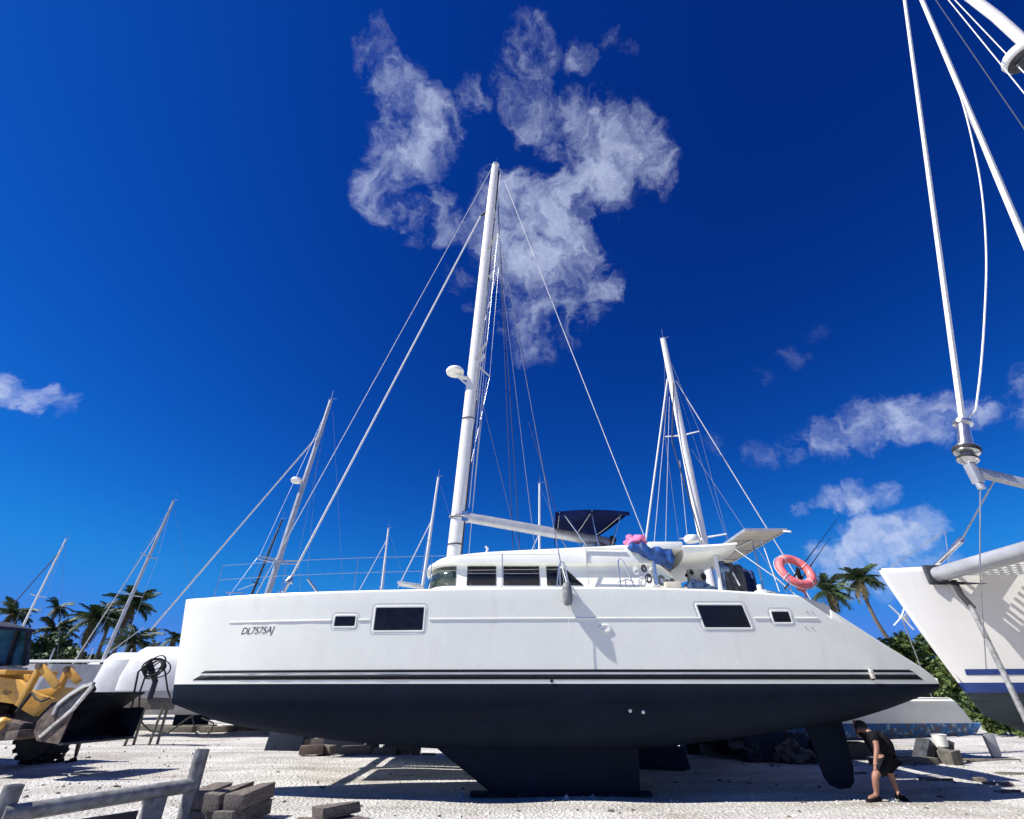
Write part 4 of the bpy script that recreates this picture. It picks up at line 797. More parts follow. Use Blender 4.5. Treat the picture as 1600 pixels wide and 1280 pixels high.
m = MB(); m.prism([P(x, y, 16.2) for x, y in ((1537, 1148), (1553, 1146), (1566, 1180), (1560, 1188), (1553, 1184))], (0, .08, 0)); m.build('rudder', GREYGEL, wb, bevel=.01)
m = MB(); m.prism([(12.3, 16.2, .75), (13.3, 16.2, .83), (13.0, 16.2, .55), (12.5, 16.2, .5)], (0, .6, 0)); m.build('skeg', MOTTLE, wb)
# grey launch at far left
gb = thing('motor_launch', (-21.5, 29, 0), 'grey flat-decked launch with a pale rail behind the yellow loader', 'boat')
loft_boat(gb, 9, 2.8, 2.75, .8, 1.5, GREYGEL, NAVYANTI, sheer=.1, cabin=False, blunt=True)
m = MB(); m.bbox((-26, 27.5, 2.86), (-17, 27.62, 2.98)); m.build('rail', GEL2, gb, bevel=.01)
for i in range(5):
    m = MB(); m.tube([(-25.6+i*2, 27.6, 2.7), (-25.6+i*2, 27.6, 3.5)], .03, 6); m.build('stanchion', MASTG, gb)
m = MB(); m.bbox((-20.6, 28.0, 2.7), (-18.2, 30, 3.25)); m.build('deckhouse', GREYGEL, gb, bevel=.06)
pl = thing('mooring_post', G(222, 1135), 'weathered leaning post behind the catamaran bows', 'post'); pl.location = (-18.3, 33, 0)
m = MB(); m.tube([(-18.6, 33, -.05), (-18.2, 33, 5.0)], [.28, .22], 10); m.build('pole', GALV, pl)
line(P(225, 980, 32.9), P(170, 1020, 32.9), .03, ROPEW, 'rope', pl)

# ---------------------------------------------------------------- wheel loader at the left edge
ld = thing('wheel_loader', (-12.8, 13.8, 0), 'dusty yellow wheel loader with its bucket raised off the ground', 'wheel loader')
hx = Vector((.975, -.22, 0)); wv = Vector((.22, .975, 0)); BO = P(93, 1163, 12.2)   # lower front corner of the near bucket cheek
def LB(a, b_, z): return Vector((BO.x, BO.y, 0))+hx*a+wv*b_+Vector((0, 0, z))
z0 = BO.z
prof = [(-.02, z0), (-.62, z0+.05), (-.80, z0+.20), (-.82, z0+.40), (-.62, z0+.64), (-.30, z0+.86), (.12, z0+1.06), (.32, z0+1.12)]   # rear/bottom wrap
cheek = prof+[(.30, z0+1.02), (.02, z0+.62)]
m = MB(); bw_ = 1.75; ins = [(a*.96+.0, z+(.02 if z < z0+.3 else -.02)) for a, z in prof]
m.grid([[LB(a, b_, z) for b_ in (0, bw_)] for a, z in prof[:6]+[(-.10, z0+.94)]]); bk = m.build('bucket', BUCK, ld, solid=.035, ang=40)
for b_ in (0, bw_):
    m = MB(); ch = cheek if b_ == 0 else [(-.02, z0), (-.62, z0+.05), (-.80, z0+.20), (-.82, z0+.40), (-.62, z0+.60), (-.1, z0+.62), (.02, z0+.60)]
    m.prism([LB(a, b_-.015, z) for a, z in ch], wv*.03); m.build('bucket_cheek', RUST if b_ == 0 else BUCK, bk)  # far cheek gets the darker material so that it looks shaded
m = MB()
for (a0, q0), (a1, q1) in zip([(-.55, z0+.12), (.02, z0+.62), (.31, z0+1.06)], [(.02, z0+.62), (.31, z0+1.06), (.31, z0+1.06)]):
    if a0 != a1: m.bar(LB(a0, -.03, q0), LB(a1, -.03, q1), .06, .055)
m.build('cutting_edge', WORN, bk)
m = MB()
pts_ = [(.31, z0+1.10), (.10, z0+1.06), (-.22, z0+.88), (-.42, z0+.70), (-.43, z0+.52)]
for (a0, q0), (a1, q1) in zip(pts_, pts_[1:]): m.bar(LB(a0, -.035, q0), LB(a1, -.035, q1), .05, .07)
m.build('spill_guard', WORN, bk)
m = MB(); m.prism([LB(a, -.022, q_) for a, q_ in ((.2, z0+.98), (-.18, z0+.82), (-.36, z0+.66), (-.34, z0+.50), (-.12, z0+.50))], wv*-.01); m.build('guard_plate', STEELD, bk)
m = MB(); m.bar(LB(0.0, 0, z0), LB(0, bw_, z0), .12, .04); m.build('lip', STEELD, bk)
# lift arms and linkage
def Lp(px, py, d): return P(px, py, d)
for dd in (12.9, 13.9):
    m = MB(); q1 = [Lp(x, y, dd) for x, y in ((-40, 1052), (28, 1062), (48, 1080), (80, 1092), (52, 1120), (38, 1112), (20, 1100), (-40, 1092))]
    m.prism(q1, (0, .14, 0)); m.build('lift_arm', YEL, ld, bevel=.015)
for k, (xp, yp, dd) in enumerate(((64, 1041, 12.75), (107, 1046, 13.3))):
    m = MB(); a = Lp(xp, yp, dd); m.bar(a, Lp(xp-34 if k == 0 else xp-14, yp+(62 if k == 0 else 30), dd), .11, .13); m.bar(a, Lp(xp+26 if k == 0 else xp+16, yp+32 if k == 0 else yp+20, dd), .11, .13); lk = m.build('tilt_lever', YEL, ld, bevel=.015)
    m = MB(); m.lathe([(.07, -.09), (.07, .09)], a, (0, 1, 0), 12); m.build('pivot_pin', RUST, lk)
m = MB(); m.tube([Lp(50, 1082, 12.7), Lp(26, 1113, 12.7)], .035, 8); m.build('hydraulic_ram', BLACK, ld)
m = MB(); m.tube([Lp(50, 1082, 12.68), Lp(56, 1092, 12.6), Lp(66, 1096, 12.6), Lp(78, 1090, 12.65)], .022, 6); m.build('hydraulic_hose', BLACK, ld)
m = MB(); m.prism([Lp(x, y, 13.1) for x, y in ((52, 1080), (82, 1074), (92, 1074), (72, 1098), (60, 1096))], (0, .5, 0)); m.build('link_plate', YEL, ld, bevel=.01)
m = MB(); m.bar(Lp(-10, 1130, 12.9), Lp(44, 1140, 12.9), .5, .24); m.bar(Lp(20, 1150, 13.0), Lp(52, 1146, 12.8), .6, .16); m.build('axle_frame', RUST, ld, bevel=.02)
m = MB(); m.blob(Lp(2, 1132, 12.7), (.16, .15, .13), amp=.1); m.build('axle_hub', YEL, ld)
def wheel(c, nm='wheel'):
    m = MB(); m.lathe([(.40, -.27), (.68, -.27), (.74, -.20), (.76, 0), (.74, .20), (.68, .27), (.40, .27)], c, wv, 32)
    for k in range(22):
        a = k*2*math.pi/22; R_ = Matrix.Rotation(math.atan2(wv.y, wv.x)-math.pi/2, 3, 'Z') @ Matrix.Rotation(a, 3, 'Y'); m.box(Vector(c)+R_ @ Vector((0, 0, .76)), (.09, .50, .07), R_)
    wh = m.build(nm, BLACK, ld); m = MB(); m.lathe([(.40, -.18), (.34, -.20), (.14, -.10), (.12, -.22), (.0, -.22)], c, wv, 24); m.build('rim', YEL, wh)
WC = Vector((-12.75, 13.5, .76)); wheel(WC); wheel(WC+wv*1.9); wheel(WC-hx*3.0); wheel(WC-hx*3.0+wv*1.9)
m = MB(); c0 = WC-hx*1.5+wv*.95; Rz = Matrix.Rotation(math.atan2(hx.y, hx.x), 3, 'Z')
m.box(c0+Vector((0, 0, .35)), (4.2, 1.0, .8), Rz); m.build('chassis', STEELD, ld, bevel=.05)
m = MB(); m.box(c0-hx*1.9+Vector((0, 0, 1.0)), (2.2, 1.7, 1.2), Rz); m.build('engine_hood', YEL, ld, bevel=.12)
m = MB(); m.box(WC-hx*.1+Vector((0, .1, .92)), (1.6, .55, .07), Rz); m.build('mudguard', YEL, ld, bevel=.02)
m = MB(); m.box(Lp(-8, 1052, 13.6), (2.4, 1.2, .10), Rz); m.box(Lp(-6, 1060, 13.4), (2.3, .2, .16), Rz); m.build('platform', YEL, ld, bevel=.02)
# cab
cb0, cb1 = Lp(48, 1040, 13.9), Lp(44, 978, 13.9); cabr = Vector((cb0.x, cb0.y, 0)); 
m = MB(); m.prism([Lp(x, y, 13.7) for x, y in ((-160, 958), (-82, 962), (-38, 974), (-38, 980), (-82, 970), (-160, 967))], wv*1.5); cab = m.build('cab', STEELD, ld, bevel=.02)
for a, b_ in (((30, 980), (12, 1040)), ((45, 984), (40, 1040)), ((-30, 975), (-30, 1045))):
    for dd, sx_ in ((13.75, -80), (15.1, 0)): m = MB(); m.bar(Lp(a[0]+sx_, a[1], dd), Lp(b_[0]+sx_, b_[1], dd), .10, .10); m.build('cab_pillar', STEELD, cab)
for pts, dd in ((((-110, 976), (-51, 981), (-70, 1040), (-110, 1042)), 13.78), (((-49, 982), (-36, 985), (-41, 1040), (-66, 1040)), 13.80), (((-30, 976), (44, 985), (39, 1040), (-30, 1042)), 15.1)):
    m = MB(); m.prism([Lp(x, y, dd) for x, y in pts], (0, .02, 0)); m.build('window_pane', CABG, cab)
m = MB(); m.prism([Lp(x, y, 13.8) for x, y in ((-120, 1040), (-40, 1040), (-44, 1056), (-120, 1056))], wv*1.3); m.build('cab_base', CREAM, cab, bevel=.03)
me = text_mesh('uko', .17, .3); xm = max(v.co.x for v in me.vertices); tb = Lp(-4, 1086, 12.885); tx1 = Lp(15, 1086, 12.885)
for v in me.vertices: v.co = tb+(tx1-tb)*(v.co.x/xm)+Vector((0, 0, v.co.y))
addmesh('lettering', me, TEXTM, ld, ang=None)

# ---------------------------------------------------------------- yard clutter
def timber(c, size, rz, label, ma=WOOD, group='loose timber blocks on the yard', ry=0, name='timber_block'):
    m = MB(); R_ = Matrix.Rotation(rz, 3, 'Z') @ Matrix.Rotation(ry, 3, 'Y'); m.box(c, size, R_)
    rn = random.Random(int(abs(c[0]*37+c[1]*91)*10)); m.v = [p+Vector((rn.uniform(-1, 1), rn.uniform(-1, 1), rn.uniform(-1, 1)))*.02 for p in m.v]
    return tag(m.build(name, ma, None, bevel=.012), label, 'timber', group)
# pipe frame in the foreground
pf = thing('pipe_frame', (-5.0, 7.8, 0), 'grey galvanised pipe cradle with two upright posts in the left foreground', 'pipe frame')
A1, A2 = Vector((-4.48, 8.5, .46)), Vector((-5.72, 6.95, .40))
m = MB(); m.tube([A1, A2], .085, 18); m.build('cross_pipe', GALV, pf)
for (x, y, h) in ((-4.50, 8.52, .87), (-5.78, 7.02, .66)):
    m = MB(); m.tube([(x, y, -.02), (x, y, h)], .095, 18); pp = m.build('post', GALV, pf); m = MB(); m.lathe([(.08, 0), (.07, .004)], (x, y, h), n=16); m.build('bore', STEELD, pp)
m = MB(); m.box((-4.75, 8.15, .16), (.24, .12, .44), Matrix.Rotation(.9, 3, 'Z')); m.build('brace_plate', GALV, pf, bevel=.01)
m = MB(); m.box((-5.1, 7.6, .22), (.9, .06, .10), Matrix.Rotation(.92, 3, 'Z')); m.build('lower_rail', STEELD, pf)
# sleeper stack: six ends facing us
lab = ['left of the bottom layer', 'middle of the bottom layer', 'right of the bottom layer', 'left of the top layer', 'middle of the top layer', 'right of the top layer']
for k in range(6):
    i, j = k % 3, k//3; rz = (.05, -.03, -.10)[i]+.03*j
    timber((-4.40+i*.28+.03*j*(i-1), 8.95-.06*i+(.05*(i-1) if j else 0), .095+j*.19), ((.25,.22,.27)[i], (.95,.85,1.0)[(i+j)%3], .185), rz, f'short grey railway sleeper beside the pipe post, {lab[k]}', group='stacked railway sleepers')
timber((-4.62, 8.95, .09), (.22, .6, .16), .3, 'dark sleeper lying against the pipe post left of the stack')
timber((-4.35, 7.85, .06), (.9, .16, .10), .1, 'reddish plank lying on the coral under the pipe frame', WOODR)
timber((-2.42, 8.50, .08), (.26, .6, .12), -.65, 'upper of two short planks right of the sleeper stack', WOOD, ry=.0).location.z += .10
timber((-2.36, 8.42, .06), (.28, .55, .11), -.6, 'lower of two short planks right of the sleeper stack', WOODR)
timber((-2.78, 8.48, .05), (.30, .2, .10), .2, 'small reddish block between the sleeper stack and the planks', WOODR)
timber((-2.05, 8.50, .05), (.22, .2, .10), -.2, 'small grey block right of the two short planks', WOOD)
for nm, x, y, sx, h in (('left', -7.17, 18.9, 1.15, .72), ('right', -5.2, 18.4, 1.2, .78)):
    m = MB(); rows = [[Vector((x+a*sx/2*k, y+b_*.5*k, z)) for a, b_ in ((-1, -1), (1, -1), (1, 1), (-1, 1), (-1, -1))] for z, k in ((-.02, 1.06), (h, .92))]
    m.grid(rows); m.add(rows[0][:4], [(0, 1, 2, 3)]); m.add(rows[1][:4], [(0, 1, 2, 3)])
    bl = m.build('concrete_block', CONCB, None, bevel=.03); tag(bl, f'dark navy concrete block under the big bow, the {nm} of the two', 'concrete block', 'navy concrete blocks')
    if nm == 'left':
        for k in range(4): timber((x-.45+k*.28, y-.1, h+.035), (.22, .3, .07), k*.5, ['first','second','third','fourth'][k]+' small chock on the left navy block, counted from the left', WOOD, 'chocks on the left navy block', name='wood_chock')
hz = thing('cable_loop', (-6.6, 18.3, 0), 'thin black cable drooping beside the left navy concrete block', 'cable')
m = MB(); m.tube([P(472, 1142, 18.2), P(487, 1150, 18.2), P(484, 1162, 18.2), P(470, 1170, 18.2)], .014, 6); m.build('cable', BLACK, hz)
TB = [((483, 1180), .65, .35, .24, .2, WOODR, 'reddish timber block standing in front of the right navy block'), ((505, 1178), .5, .35, .2, -.3, WOOD, 'dark timber block tucked against the right navy block'), ((492, 1172), .9, .3, .3, .1, WOOD, 'long dark timber lying between the two navy blocks'),
      ((553, 1180), .9, .4, .22, .05, WOOD, 'flat mossy timber right of the navy blocks'), ((577, 1178), .4, .35, .55, .3, WOOD, 'upright timber block in the rubble right of the navy blocks'), ((600, 1181), .7, .4, .18, -.1, WOOD, 'pale timber at the foot of the upright block'), ((625, 1180), 1.1, .4, .22, .05, WOODR, 'reddish timber at the right end of the rubble line'),
      ((668, 1181), .35, .2, .06, 0, WOOD, 'small flat plank just left of the keel tip')]
for (px, py), sx, sy, sz, rz, ma, lb in TB:
    g_ = G(px, py); timber((g_.x, g_.y+.2, sz/2-.01), (sx, sy, sz), rz, lb, ma)
m = MB(); m.bbox((-.75, 10.80, -.02), (2.50, 11.10, .034)); tag(m.build('keel_plank', BUCK, None, bevel=.008), 'long dark plank lying under the near keel', 'plank')
m = MB(); m.bbox((-1.75, 16.35, -.02), (2.75, 16.75, .034)); tag(m.build('keel_plank', STEELD, None, bevel=.008), 'dark plank lying under the far keel', 'plank')
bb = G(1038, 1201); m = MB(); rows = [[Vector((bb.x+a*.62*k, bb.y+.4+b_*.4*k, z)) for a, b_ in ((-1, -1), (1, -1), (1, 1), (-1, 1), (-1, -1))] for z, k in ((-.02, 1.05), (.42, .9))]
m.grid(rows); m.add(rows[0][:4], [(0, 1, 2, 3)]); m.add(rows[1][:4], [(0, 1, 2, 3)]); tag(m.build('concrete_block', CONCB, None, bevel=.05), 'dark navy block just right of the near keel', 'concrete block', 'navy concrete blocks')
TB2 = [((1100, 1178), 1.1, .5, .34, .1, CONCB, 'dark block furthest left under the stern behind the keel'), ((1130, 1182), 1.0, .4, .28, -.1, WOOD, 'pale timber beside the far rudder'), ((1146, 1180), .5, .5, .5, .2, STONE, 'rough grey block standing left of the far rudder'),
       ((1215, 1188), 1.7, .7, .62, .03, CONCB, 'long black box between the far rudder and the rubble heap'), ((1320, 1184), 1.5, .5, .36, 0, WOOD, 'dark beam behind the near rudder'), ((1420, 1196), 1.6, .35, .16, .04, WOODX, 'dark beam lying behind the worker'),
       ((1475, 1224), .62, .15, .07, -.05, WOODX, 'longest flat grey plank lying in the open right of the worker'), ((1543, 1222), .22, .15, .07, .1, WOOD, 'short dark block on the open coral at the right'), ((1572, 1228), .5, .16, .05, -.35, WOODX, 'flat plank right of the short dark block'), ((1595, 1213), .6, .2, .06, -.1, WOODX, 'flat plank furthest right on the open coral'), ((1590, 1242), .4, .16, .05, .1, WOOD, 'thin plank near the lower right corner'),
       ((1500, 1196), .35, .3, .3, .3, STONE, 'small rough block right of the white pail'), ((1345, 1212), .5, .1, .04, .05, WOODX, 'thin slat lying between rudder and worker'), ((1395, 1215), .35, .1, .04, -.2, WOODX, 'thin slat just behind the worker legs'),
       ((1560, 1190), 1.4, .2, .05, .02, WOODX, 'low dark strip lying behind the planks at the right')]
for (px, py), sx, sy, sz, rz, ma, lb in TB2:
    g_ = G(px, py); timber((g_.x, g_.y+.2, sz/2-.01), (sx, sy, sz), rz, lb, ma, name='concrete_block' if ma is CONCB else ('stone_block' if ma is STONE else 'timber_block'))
rh_ = G(1258, 1194); m = MB()
for k in range(60):
    rn = random.Random(k); a = rn.uniform(0, 6.28); q_ = rn.random(); m.blob((rh_.x+.5*q_*math.cos(a), rh_.y+.5+.4*q_*math.sin(a), .55*(1-q_)*rn.random()+.06), (rn.uniform(.07, .16), rn.uniform(.07, .16), rn.uniform(.06, .12)), 7, 5, .4, k)
tag(m.build('rubble_heap', STONE, None, ang=20), 'heap of grey brown rubble behind the near rudder', 'rubble', kind='stuff')
sup = thing('boat_cradle', (10.6, 15.6, 0), 'dark cradle leg with rubble packing under the low white boat', 'boat cradle')
m = MB(); m.bar(G(1452, 1194)+Vector((0, .3, -.05)), P(1447, 1160, 15.6), .35, .25); m.bar(G(1495, 1192)+Vector((0, .3, -.05)), P(1484, 1158, 15.6), .14, .14); m.bar(G(1440, 1193)+Vector((0, .3, .05)), G(1500, 1193)+Vector((0, .3, .05)), .3, .1); m.build('frame', STEELD, sup)
for k in range(5):
    m = MB(); m.blob(G(1470+k*5, 1193)+Vector((0, .4, .08+.08*(k % 3))), (.18, .15, .12), 9, 6, .4, k+70); m.build('packing_stone', STONE, sup)
pc = P(1472, 1164, 15.4); m = MB(); m.lathe([(.13, 0), (.17, .26), (.18, .27), (.15, .27), (.12, .02)], (pc.x, pc.y, .34), n=18)
mk = MB(); mk.blob((pc.x, pc.y, .15), (.26, .24, .20), 9, 6, .2, 5); tag(mk.build('stone_block', STONE, None, ang=20), 'rough stone carrying the white pail under the low white boat', 'stone')
tag(m.build('white_pail', GEL2, None), 'white pail on a block under the low white boat', 'pail')
# trestle with timber beam and coiled cable at the bow
tr = thing('timber_trestle', (-13.1, 20, 0), 'weathered square beam on low legs between the loader bucket and the bow', 'trestle')
bx0, bx1 = P(171, 1098, 20), P(270, 1100, 20)
m = MB(); m.bar(bx0, bx1, .34, .36); m.build('beam', WOODX, tr, bevel=.02)
for px in (222, 258):
    t_ = P(px, 1106, 20); 
    for dy in (-.14, .14): m = MB(); m.tube([(t_.x, 20+dy, t_.z), (t_.x-.02, 20+dy*1.6, -.02)], .045, 7); m.build('leg', WOODX, tr)
po = thing('cable_post', (P(231, 1092, 19.8).x, 19.85, 1.36), 'dark post hung with a tangle of black cable left of the bow', 'post')
x_ = P(231, 1092, 19.75); m = MB(); m.tube([(x_.x, 19.85, 1.36), (x_.x+.02, 19.82, 1.9), P(233, 1033, 19.75)], .09, 10); m.build('post', STEELD, po)
m = MB()
for k in range(9):
    rn = random.Random(k+5); c = P(243+rn.uniform(-5, 5), 1038+rn.uniform(-2, 9), 19.7+rn.uniform(-.12, .12)); m.torus(c, rn.uniform(.28, .5), .028, (rn.uniform(-.4, .4), -1, rn.uniform(-.3, .3)), 26, 6, sq=.62)
m.build('cable_coil', BLACK, po)
m = MB(); m.tube([P(x, y, 19.6) for x, y in ((233, 1035), (216, 1050), (210, 1080), (207, 1100), (200, 1118), (188, 1130), (166, 1134))], .035, 7); m.tube([P(x, y, 19.65) for x, y in ((232, 1040), (226, 1060), (219, 1080), (217, 1105), (222, 1130), (235, 1142), (262, 1146), (290, 1125), (303, 1118))], .03, 7)
m.tube([P(x, y, 19.65) for x, y in ((250, 1030), (258, 1050), (262, 1078), (266, 1090))], .028, 7); m.tube([P(x, y, 19.65) for x, y in ((300, 1118), (306, 1145), (318, 1152), (330, 1143), (334, 1130), (315, 1122))], .025, 7); m.build('hanging_cable', BLACK, po)
wg = P(1405, 965, 30); wt = thing('wind_generator', (wg.x+.1, 30, 0), 'small white wind generator on a thin pole right of the tall palm', 'wind generator')
m = MB(); m.tube([(wg.x+.15, 30, -.05), (wg.x+.15, 30, wg.z-.08)], .03, 8); m.build('pole', GALV, wt)
m = MB(); m.tube([wg+Vector((-.05, -.25, 0)), wg+Vector((.5, .2, .0))], [.12, .05], 10); m.prism([wg+Vector((.3, .1, 0)), wg+Vector((.75, .3, .3)), wg+Vector((.75, .3, -.2))], (0, .03, 0)); m.build('nacelle', GEL2, wt)
for a in (55, 128, 215, 300):
    A_ = math.radians(a); m = MB(); m.bar(wg+Vector((-.05, -.27, 0)), wg+Vector((-.05+.78*math.cos(A_), -.30, .78*math.sin(A_))), .13, .02); m.build('blade', GEL2, wt)
for k in range(5):
    g_ = G(245+k*32, 1142+(k % 2)*2); timber((g_.x, g_.y, .11), (1.5, .4, .24), .06*k-.1, ['leftmost', 'second', 'middle', 'fourth', 'rightmost'][k]+' of five far timbers lying in a line under the bow, from the left', WOODX, 'far timbers under the bow')

# ---------------------------------------------------------------- people
def skin_mesh(verts, edges, root=0, sub=2):
    me = bpy.data.meshes.new('sk'); me.from_pydata([tuple(v[0]) for v in verts], edges, []); o = bpy.data.objects.new('sk', me); COL.objects.link(o)
    md = o.modifiers.new('skin', 'SKIN'); md.use_smooth_shade = True; md.branch_smoothing = .4
    for i, v in enumerate(verts):
        r = v[1]; sd = me.skin_vertices[0].data[i]; sd.radius = r if isinstance(r, tuple) else (r, r); sd.use_root = (i == root)
    sb = o.modifiers.new('sub', 'SUBSURF'); sb.levels = sub; sb.render_levels = sub
    bpy.context.view_layer.update(); dg = bpy.context.evaluated_depsgraph_get(); out = bpy.data.meshes.new_from_object(o.evaluated_get(dg)); bpy.data.objects.remove(o); return out
def person(root, J, skin, top=None, bottom=None, sleeve=.5, short=True, shoe=None, hair=HAIR, face=Vector((0, -1, 0))):
    """J: joint name -> world point. One skinned body; clothes are skins a little larger over part of the chain."""
    vs = []; ix = {}; es = []
    def add(n_, p, r, par=None):
        ix[n_] = len(vs); vs.append((Vector(p), r)); 
        if par is not None: es.append((ix[par], ix[n_]))
    V = {k: Vector(p) for k, p in J.items()}
    up = (V['head']-V['neck']).normalized(); face = (face-up*face.dot(up)).normalized(); side = up.cross(face)
    add('pelvis', V['pelvis'], .125); add('waist', V['pelvis'].lerp(V['chest'], .45), .115, 'pelvis'); add('chest', V['chest'], .135, 'waist'); add('neck', V['neck'], .055, 'chest')
    add('jaw', V['neck'].lerp(V['head'], .55)+face*.03, .062, 'neck'); add('skull', V['head']+face*.005, .088, 'jaw'); add('crown', V['head']+up*.085-face*.01, .062, 'skull'); add('nose', V['head']+face*.105-up*.02, .014, 'skull')
    for s_, sg in (('L', 1), ('R', -1)):
        add('sh'+s_, V['sh'+s_], .062, 'chest'); add('el'+s_, V['el'+s_], .043, 'sh'+s_); add('wr'+s_, V['wr'+s_], .030, 'el'+s_)
        d = (V['wr'+s_]-V['el'+s_]).normalized(); q = d.cross(Vector((0, 0, 1)) if abs(d.z) < .8 else Vector((1, 0, 0))).normalized()
        add('pa'+s_, V['wr'+s_]+d*.07, (.038, .022), 'wr'+s_)
        for k, (o_, ln) in enumerate(((-.028, .062), (-.010, .075), (.009, .072), (.026, .055))):
            add(f'f{k}{s_}', V['wr'+s_]+d*(.10+ln*.5)+q*o_, .009, 'pa'+s_); add(f'g{k}{s_}', V['wr'+s_]+d*(.10+ln)+q*o_+q.cross(d)*.02, .0075, f'f{k}{s_}')
        add('th'+s_, V['wr'+s_]+d*.07+q*.05, .010, 'pa'+s_)
        add('hp'+s_, V['hp'+s_], .092, 'pelvis'); add('kn'+s_, V['kn'+s_], .058, 'hp'+s_); add('cf'+s_, V['kn'+s_].lerp(V['an'+s_], .35), .056, 'kn'+s_); add('an'+s_, V['an'+s_], .038, 'cf'+s_); add('to'+s_, V['to'+s_], .034, 'an'+s_)
    addmesh('body', skin_mesh(vs, es), skin, root, ang=None)
    def cloth(nm, chain, ma, grow):
        cv = []; ci = {}; ce = []
        for n_, p, r, par in chain:
            ci[n_] = len(cv); cv.append((Vector(p), r+grow)); 
            if par: ce.append((ci[par], ci[n_]))
        addmesh(nm, skin_mesh(cv, ce), ma, root, ang=None)
    if top:
        ch = [('pelvis', V['pelvis'], .135, None), ('hem', V['pelvis']-(V['chest']-V['pelvis'])*.12, .13, 'pelvis'), ('waist', V['pelvis'].lerp(V['chest'], .45), .118, 'pelvis'), ('chest', V['chest'], .137, 'waist'), ('nk', V['chest'].lerp(V['neck'], .6), .075, 'chest')]
        for s_ in 'LR': ch += [('sh'+s_, V['sh'+s_], .066, 'chest'), ('sl'+s_, V['sh'+s_].lerp(V['el'+s_], sleeve), .060, 'sh'+s_)]
        cloth('shirt', ch, top, .018)
    if bottom:
        ch = [('pelvis', V['pelvis'], .127, None), ('w', V['pelvis'].lerp(V['chest'], .45), .116, 'pelvis')]
        for s_ in 'LR':
            ch += [('hp'+s_, V['hp'+s_], .098, 'pelvis')]; ch += [('kn'+s_, V['hp'+s_].lerp(V['kn'+s_], .88), .080, 'hp'+s_)] if short else [('kn'+s_, V['kn'+s_], .066, 'hp'+s_), ('an'+s_, V['an'+s_].lerp(V['kn'+s_], .1), .058, 'kn'+s_)]
        cloth('shorts' if short else 'trousers', ch, bottom, .016)
    for s_ in 'LR':
        if shoe:
            a, b_ = V['an'+s_], V['to'+s_]; m = MB(); f = (b_-a); f.z = 0; f.normalize(); c = a-f*.05; c.z = b_.z; rows = []
            for u, wd, h in ((0, .03, .07), (.04, .042, .09), (.12, .043, .085), (.2, .048, .055), (.27, .038, .04), (.29, .015, .02)):
                p = c+f*u; sd_ = f.cross(Vector((0, 0, 1))); zb = min(a.z, b_.z)-.045; rows.append([Vector((p.x, p.y, zb))+sd_*wd*k+Vector((0, 0, h*hh)) for k, hh in ((-1, 0), (-1, .5), (-.6, 1), (.6, 1), (1, .5), (1, 0), (-1, 0))])
            m.grid(rows); m.add(rows[0][:-1], [tuple(range(6))]); m.add(rows[-1][:-1], [tuple(range(6))]); m.build('shoe', shoe, root, ang=50)
    m = MB(); R_ = Matrix((side, -face, up)).transposed(); m.blob(V['head']+up*.035-face*.022, (.094, .105, .098), 18, 12, .06, 3, R_); m.build('hair', hair, root, ang=60)
    return root
# worker bending under the stern
pw = thing('person', (6.1, 10.35, 0), 'person in black shirt and shorts bent over under the catamaran stern by the rudder', 'person')
hipc = P(1381, 1183, 10.30); chs = P(1358, 1150, 10.28); J = dict(pelvis=hipc, chest=chs, neck=P(1350, 1140, 10.30), head=P(1345, 1137, 10.46))
for s_, dx, dy in (('L', .10, .07), ('R', -.06, -.10)):
    J['sh'+s_] = chs+Vector((-.03+.3*dx, dy*1.7, .05)); J['hp'+s_] = hipc+Vector((dx*.5, dy*.8, -.07))
J['shR'] = P(1365, 1146, 10.12); J['elR'] = P(1370, 1168, 10.08); J['wrR'] = P(1368, 1187, 10.06)
J['elL'] = P(1342, 1150, 10.55); J['wrL'] = P(1338, 1136, 10.72)
J['knR'] = P(1367, 1212, 10.15); J['anR'] = P(1370, 1243, 10.22); J['toR'] = P(1357, 1248, 10.18)
J['knL'] = P(1392, 1212, 10.42); J['anL'] = P(1404, 1244, 10.42); J['toL'] = P(1412, 1250, 10.3)
for k in ('anL', 'anR'): J[k].z = .095
for k in ('toL', 'toR'): J[k].z = .05
person(pw, J, SKIN, CLOTHB, CLOTHB, .75, True, CLOTHB, HAIR, Vector((-.6, .2, -.7)))
m = MB(); m.blob(P(1384, 1164, 10.22), (.11, .10, .17), amp=.12, seed=6, R=Matrix.Rotation(-.5, 3, 'Y')); m.build('bag', CLOTHB, pw)
# person at the helm
ph = thing('person', (2.72, 13.0, 4.78), 'dark haired person seated at the flybridge helm under the navy bimini', 'person')
H = P(957, 845, 13.0); J = dict(head=H, neck=H+Vector((.03, .0, -.17)), chest=H+Vector((.05, 0, -.36)), pelvis=H+Vector((.10, 0, -.02))+Vector((0, 0, -.0)))
J['pelvis'] = Vector((H.x+.10, H.y, H.z-.72)); 
J['chest'] = H+Vector((.06, 0, -.38))
for s_, sg in (('L', 1), ('R', -1)):
    J['sh'+s_] = J['chest']+Vector((-.01, sg*.17, .10)); J['hp'+s_] = J['pelvis']+Vector((-.05, sg*.10, -.03)); J['kn'+s_] = J['hp'+s_]+Vector((-.42, sg*.03, .02)); J['an'+s_] = J['kn'+s_]+Vector((-.02, 0, -.42)); J['to'+s_] = J['an'+s_]+Vector((-.16, 0, -.05))
    J['el'+s_] = J['sh'+s_]+Vector((-.20, sg*.04, .02)); J['wr'+s_] = J['el'+s_]+Vector((-.20, -sg*.05, .16))
person(ph, J, SKIND, CLOTHG, CLOTHB, .5, True, None, HAIR, Vector((-1, -.35, 0)))
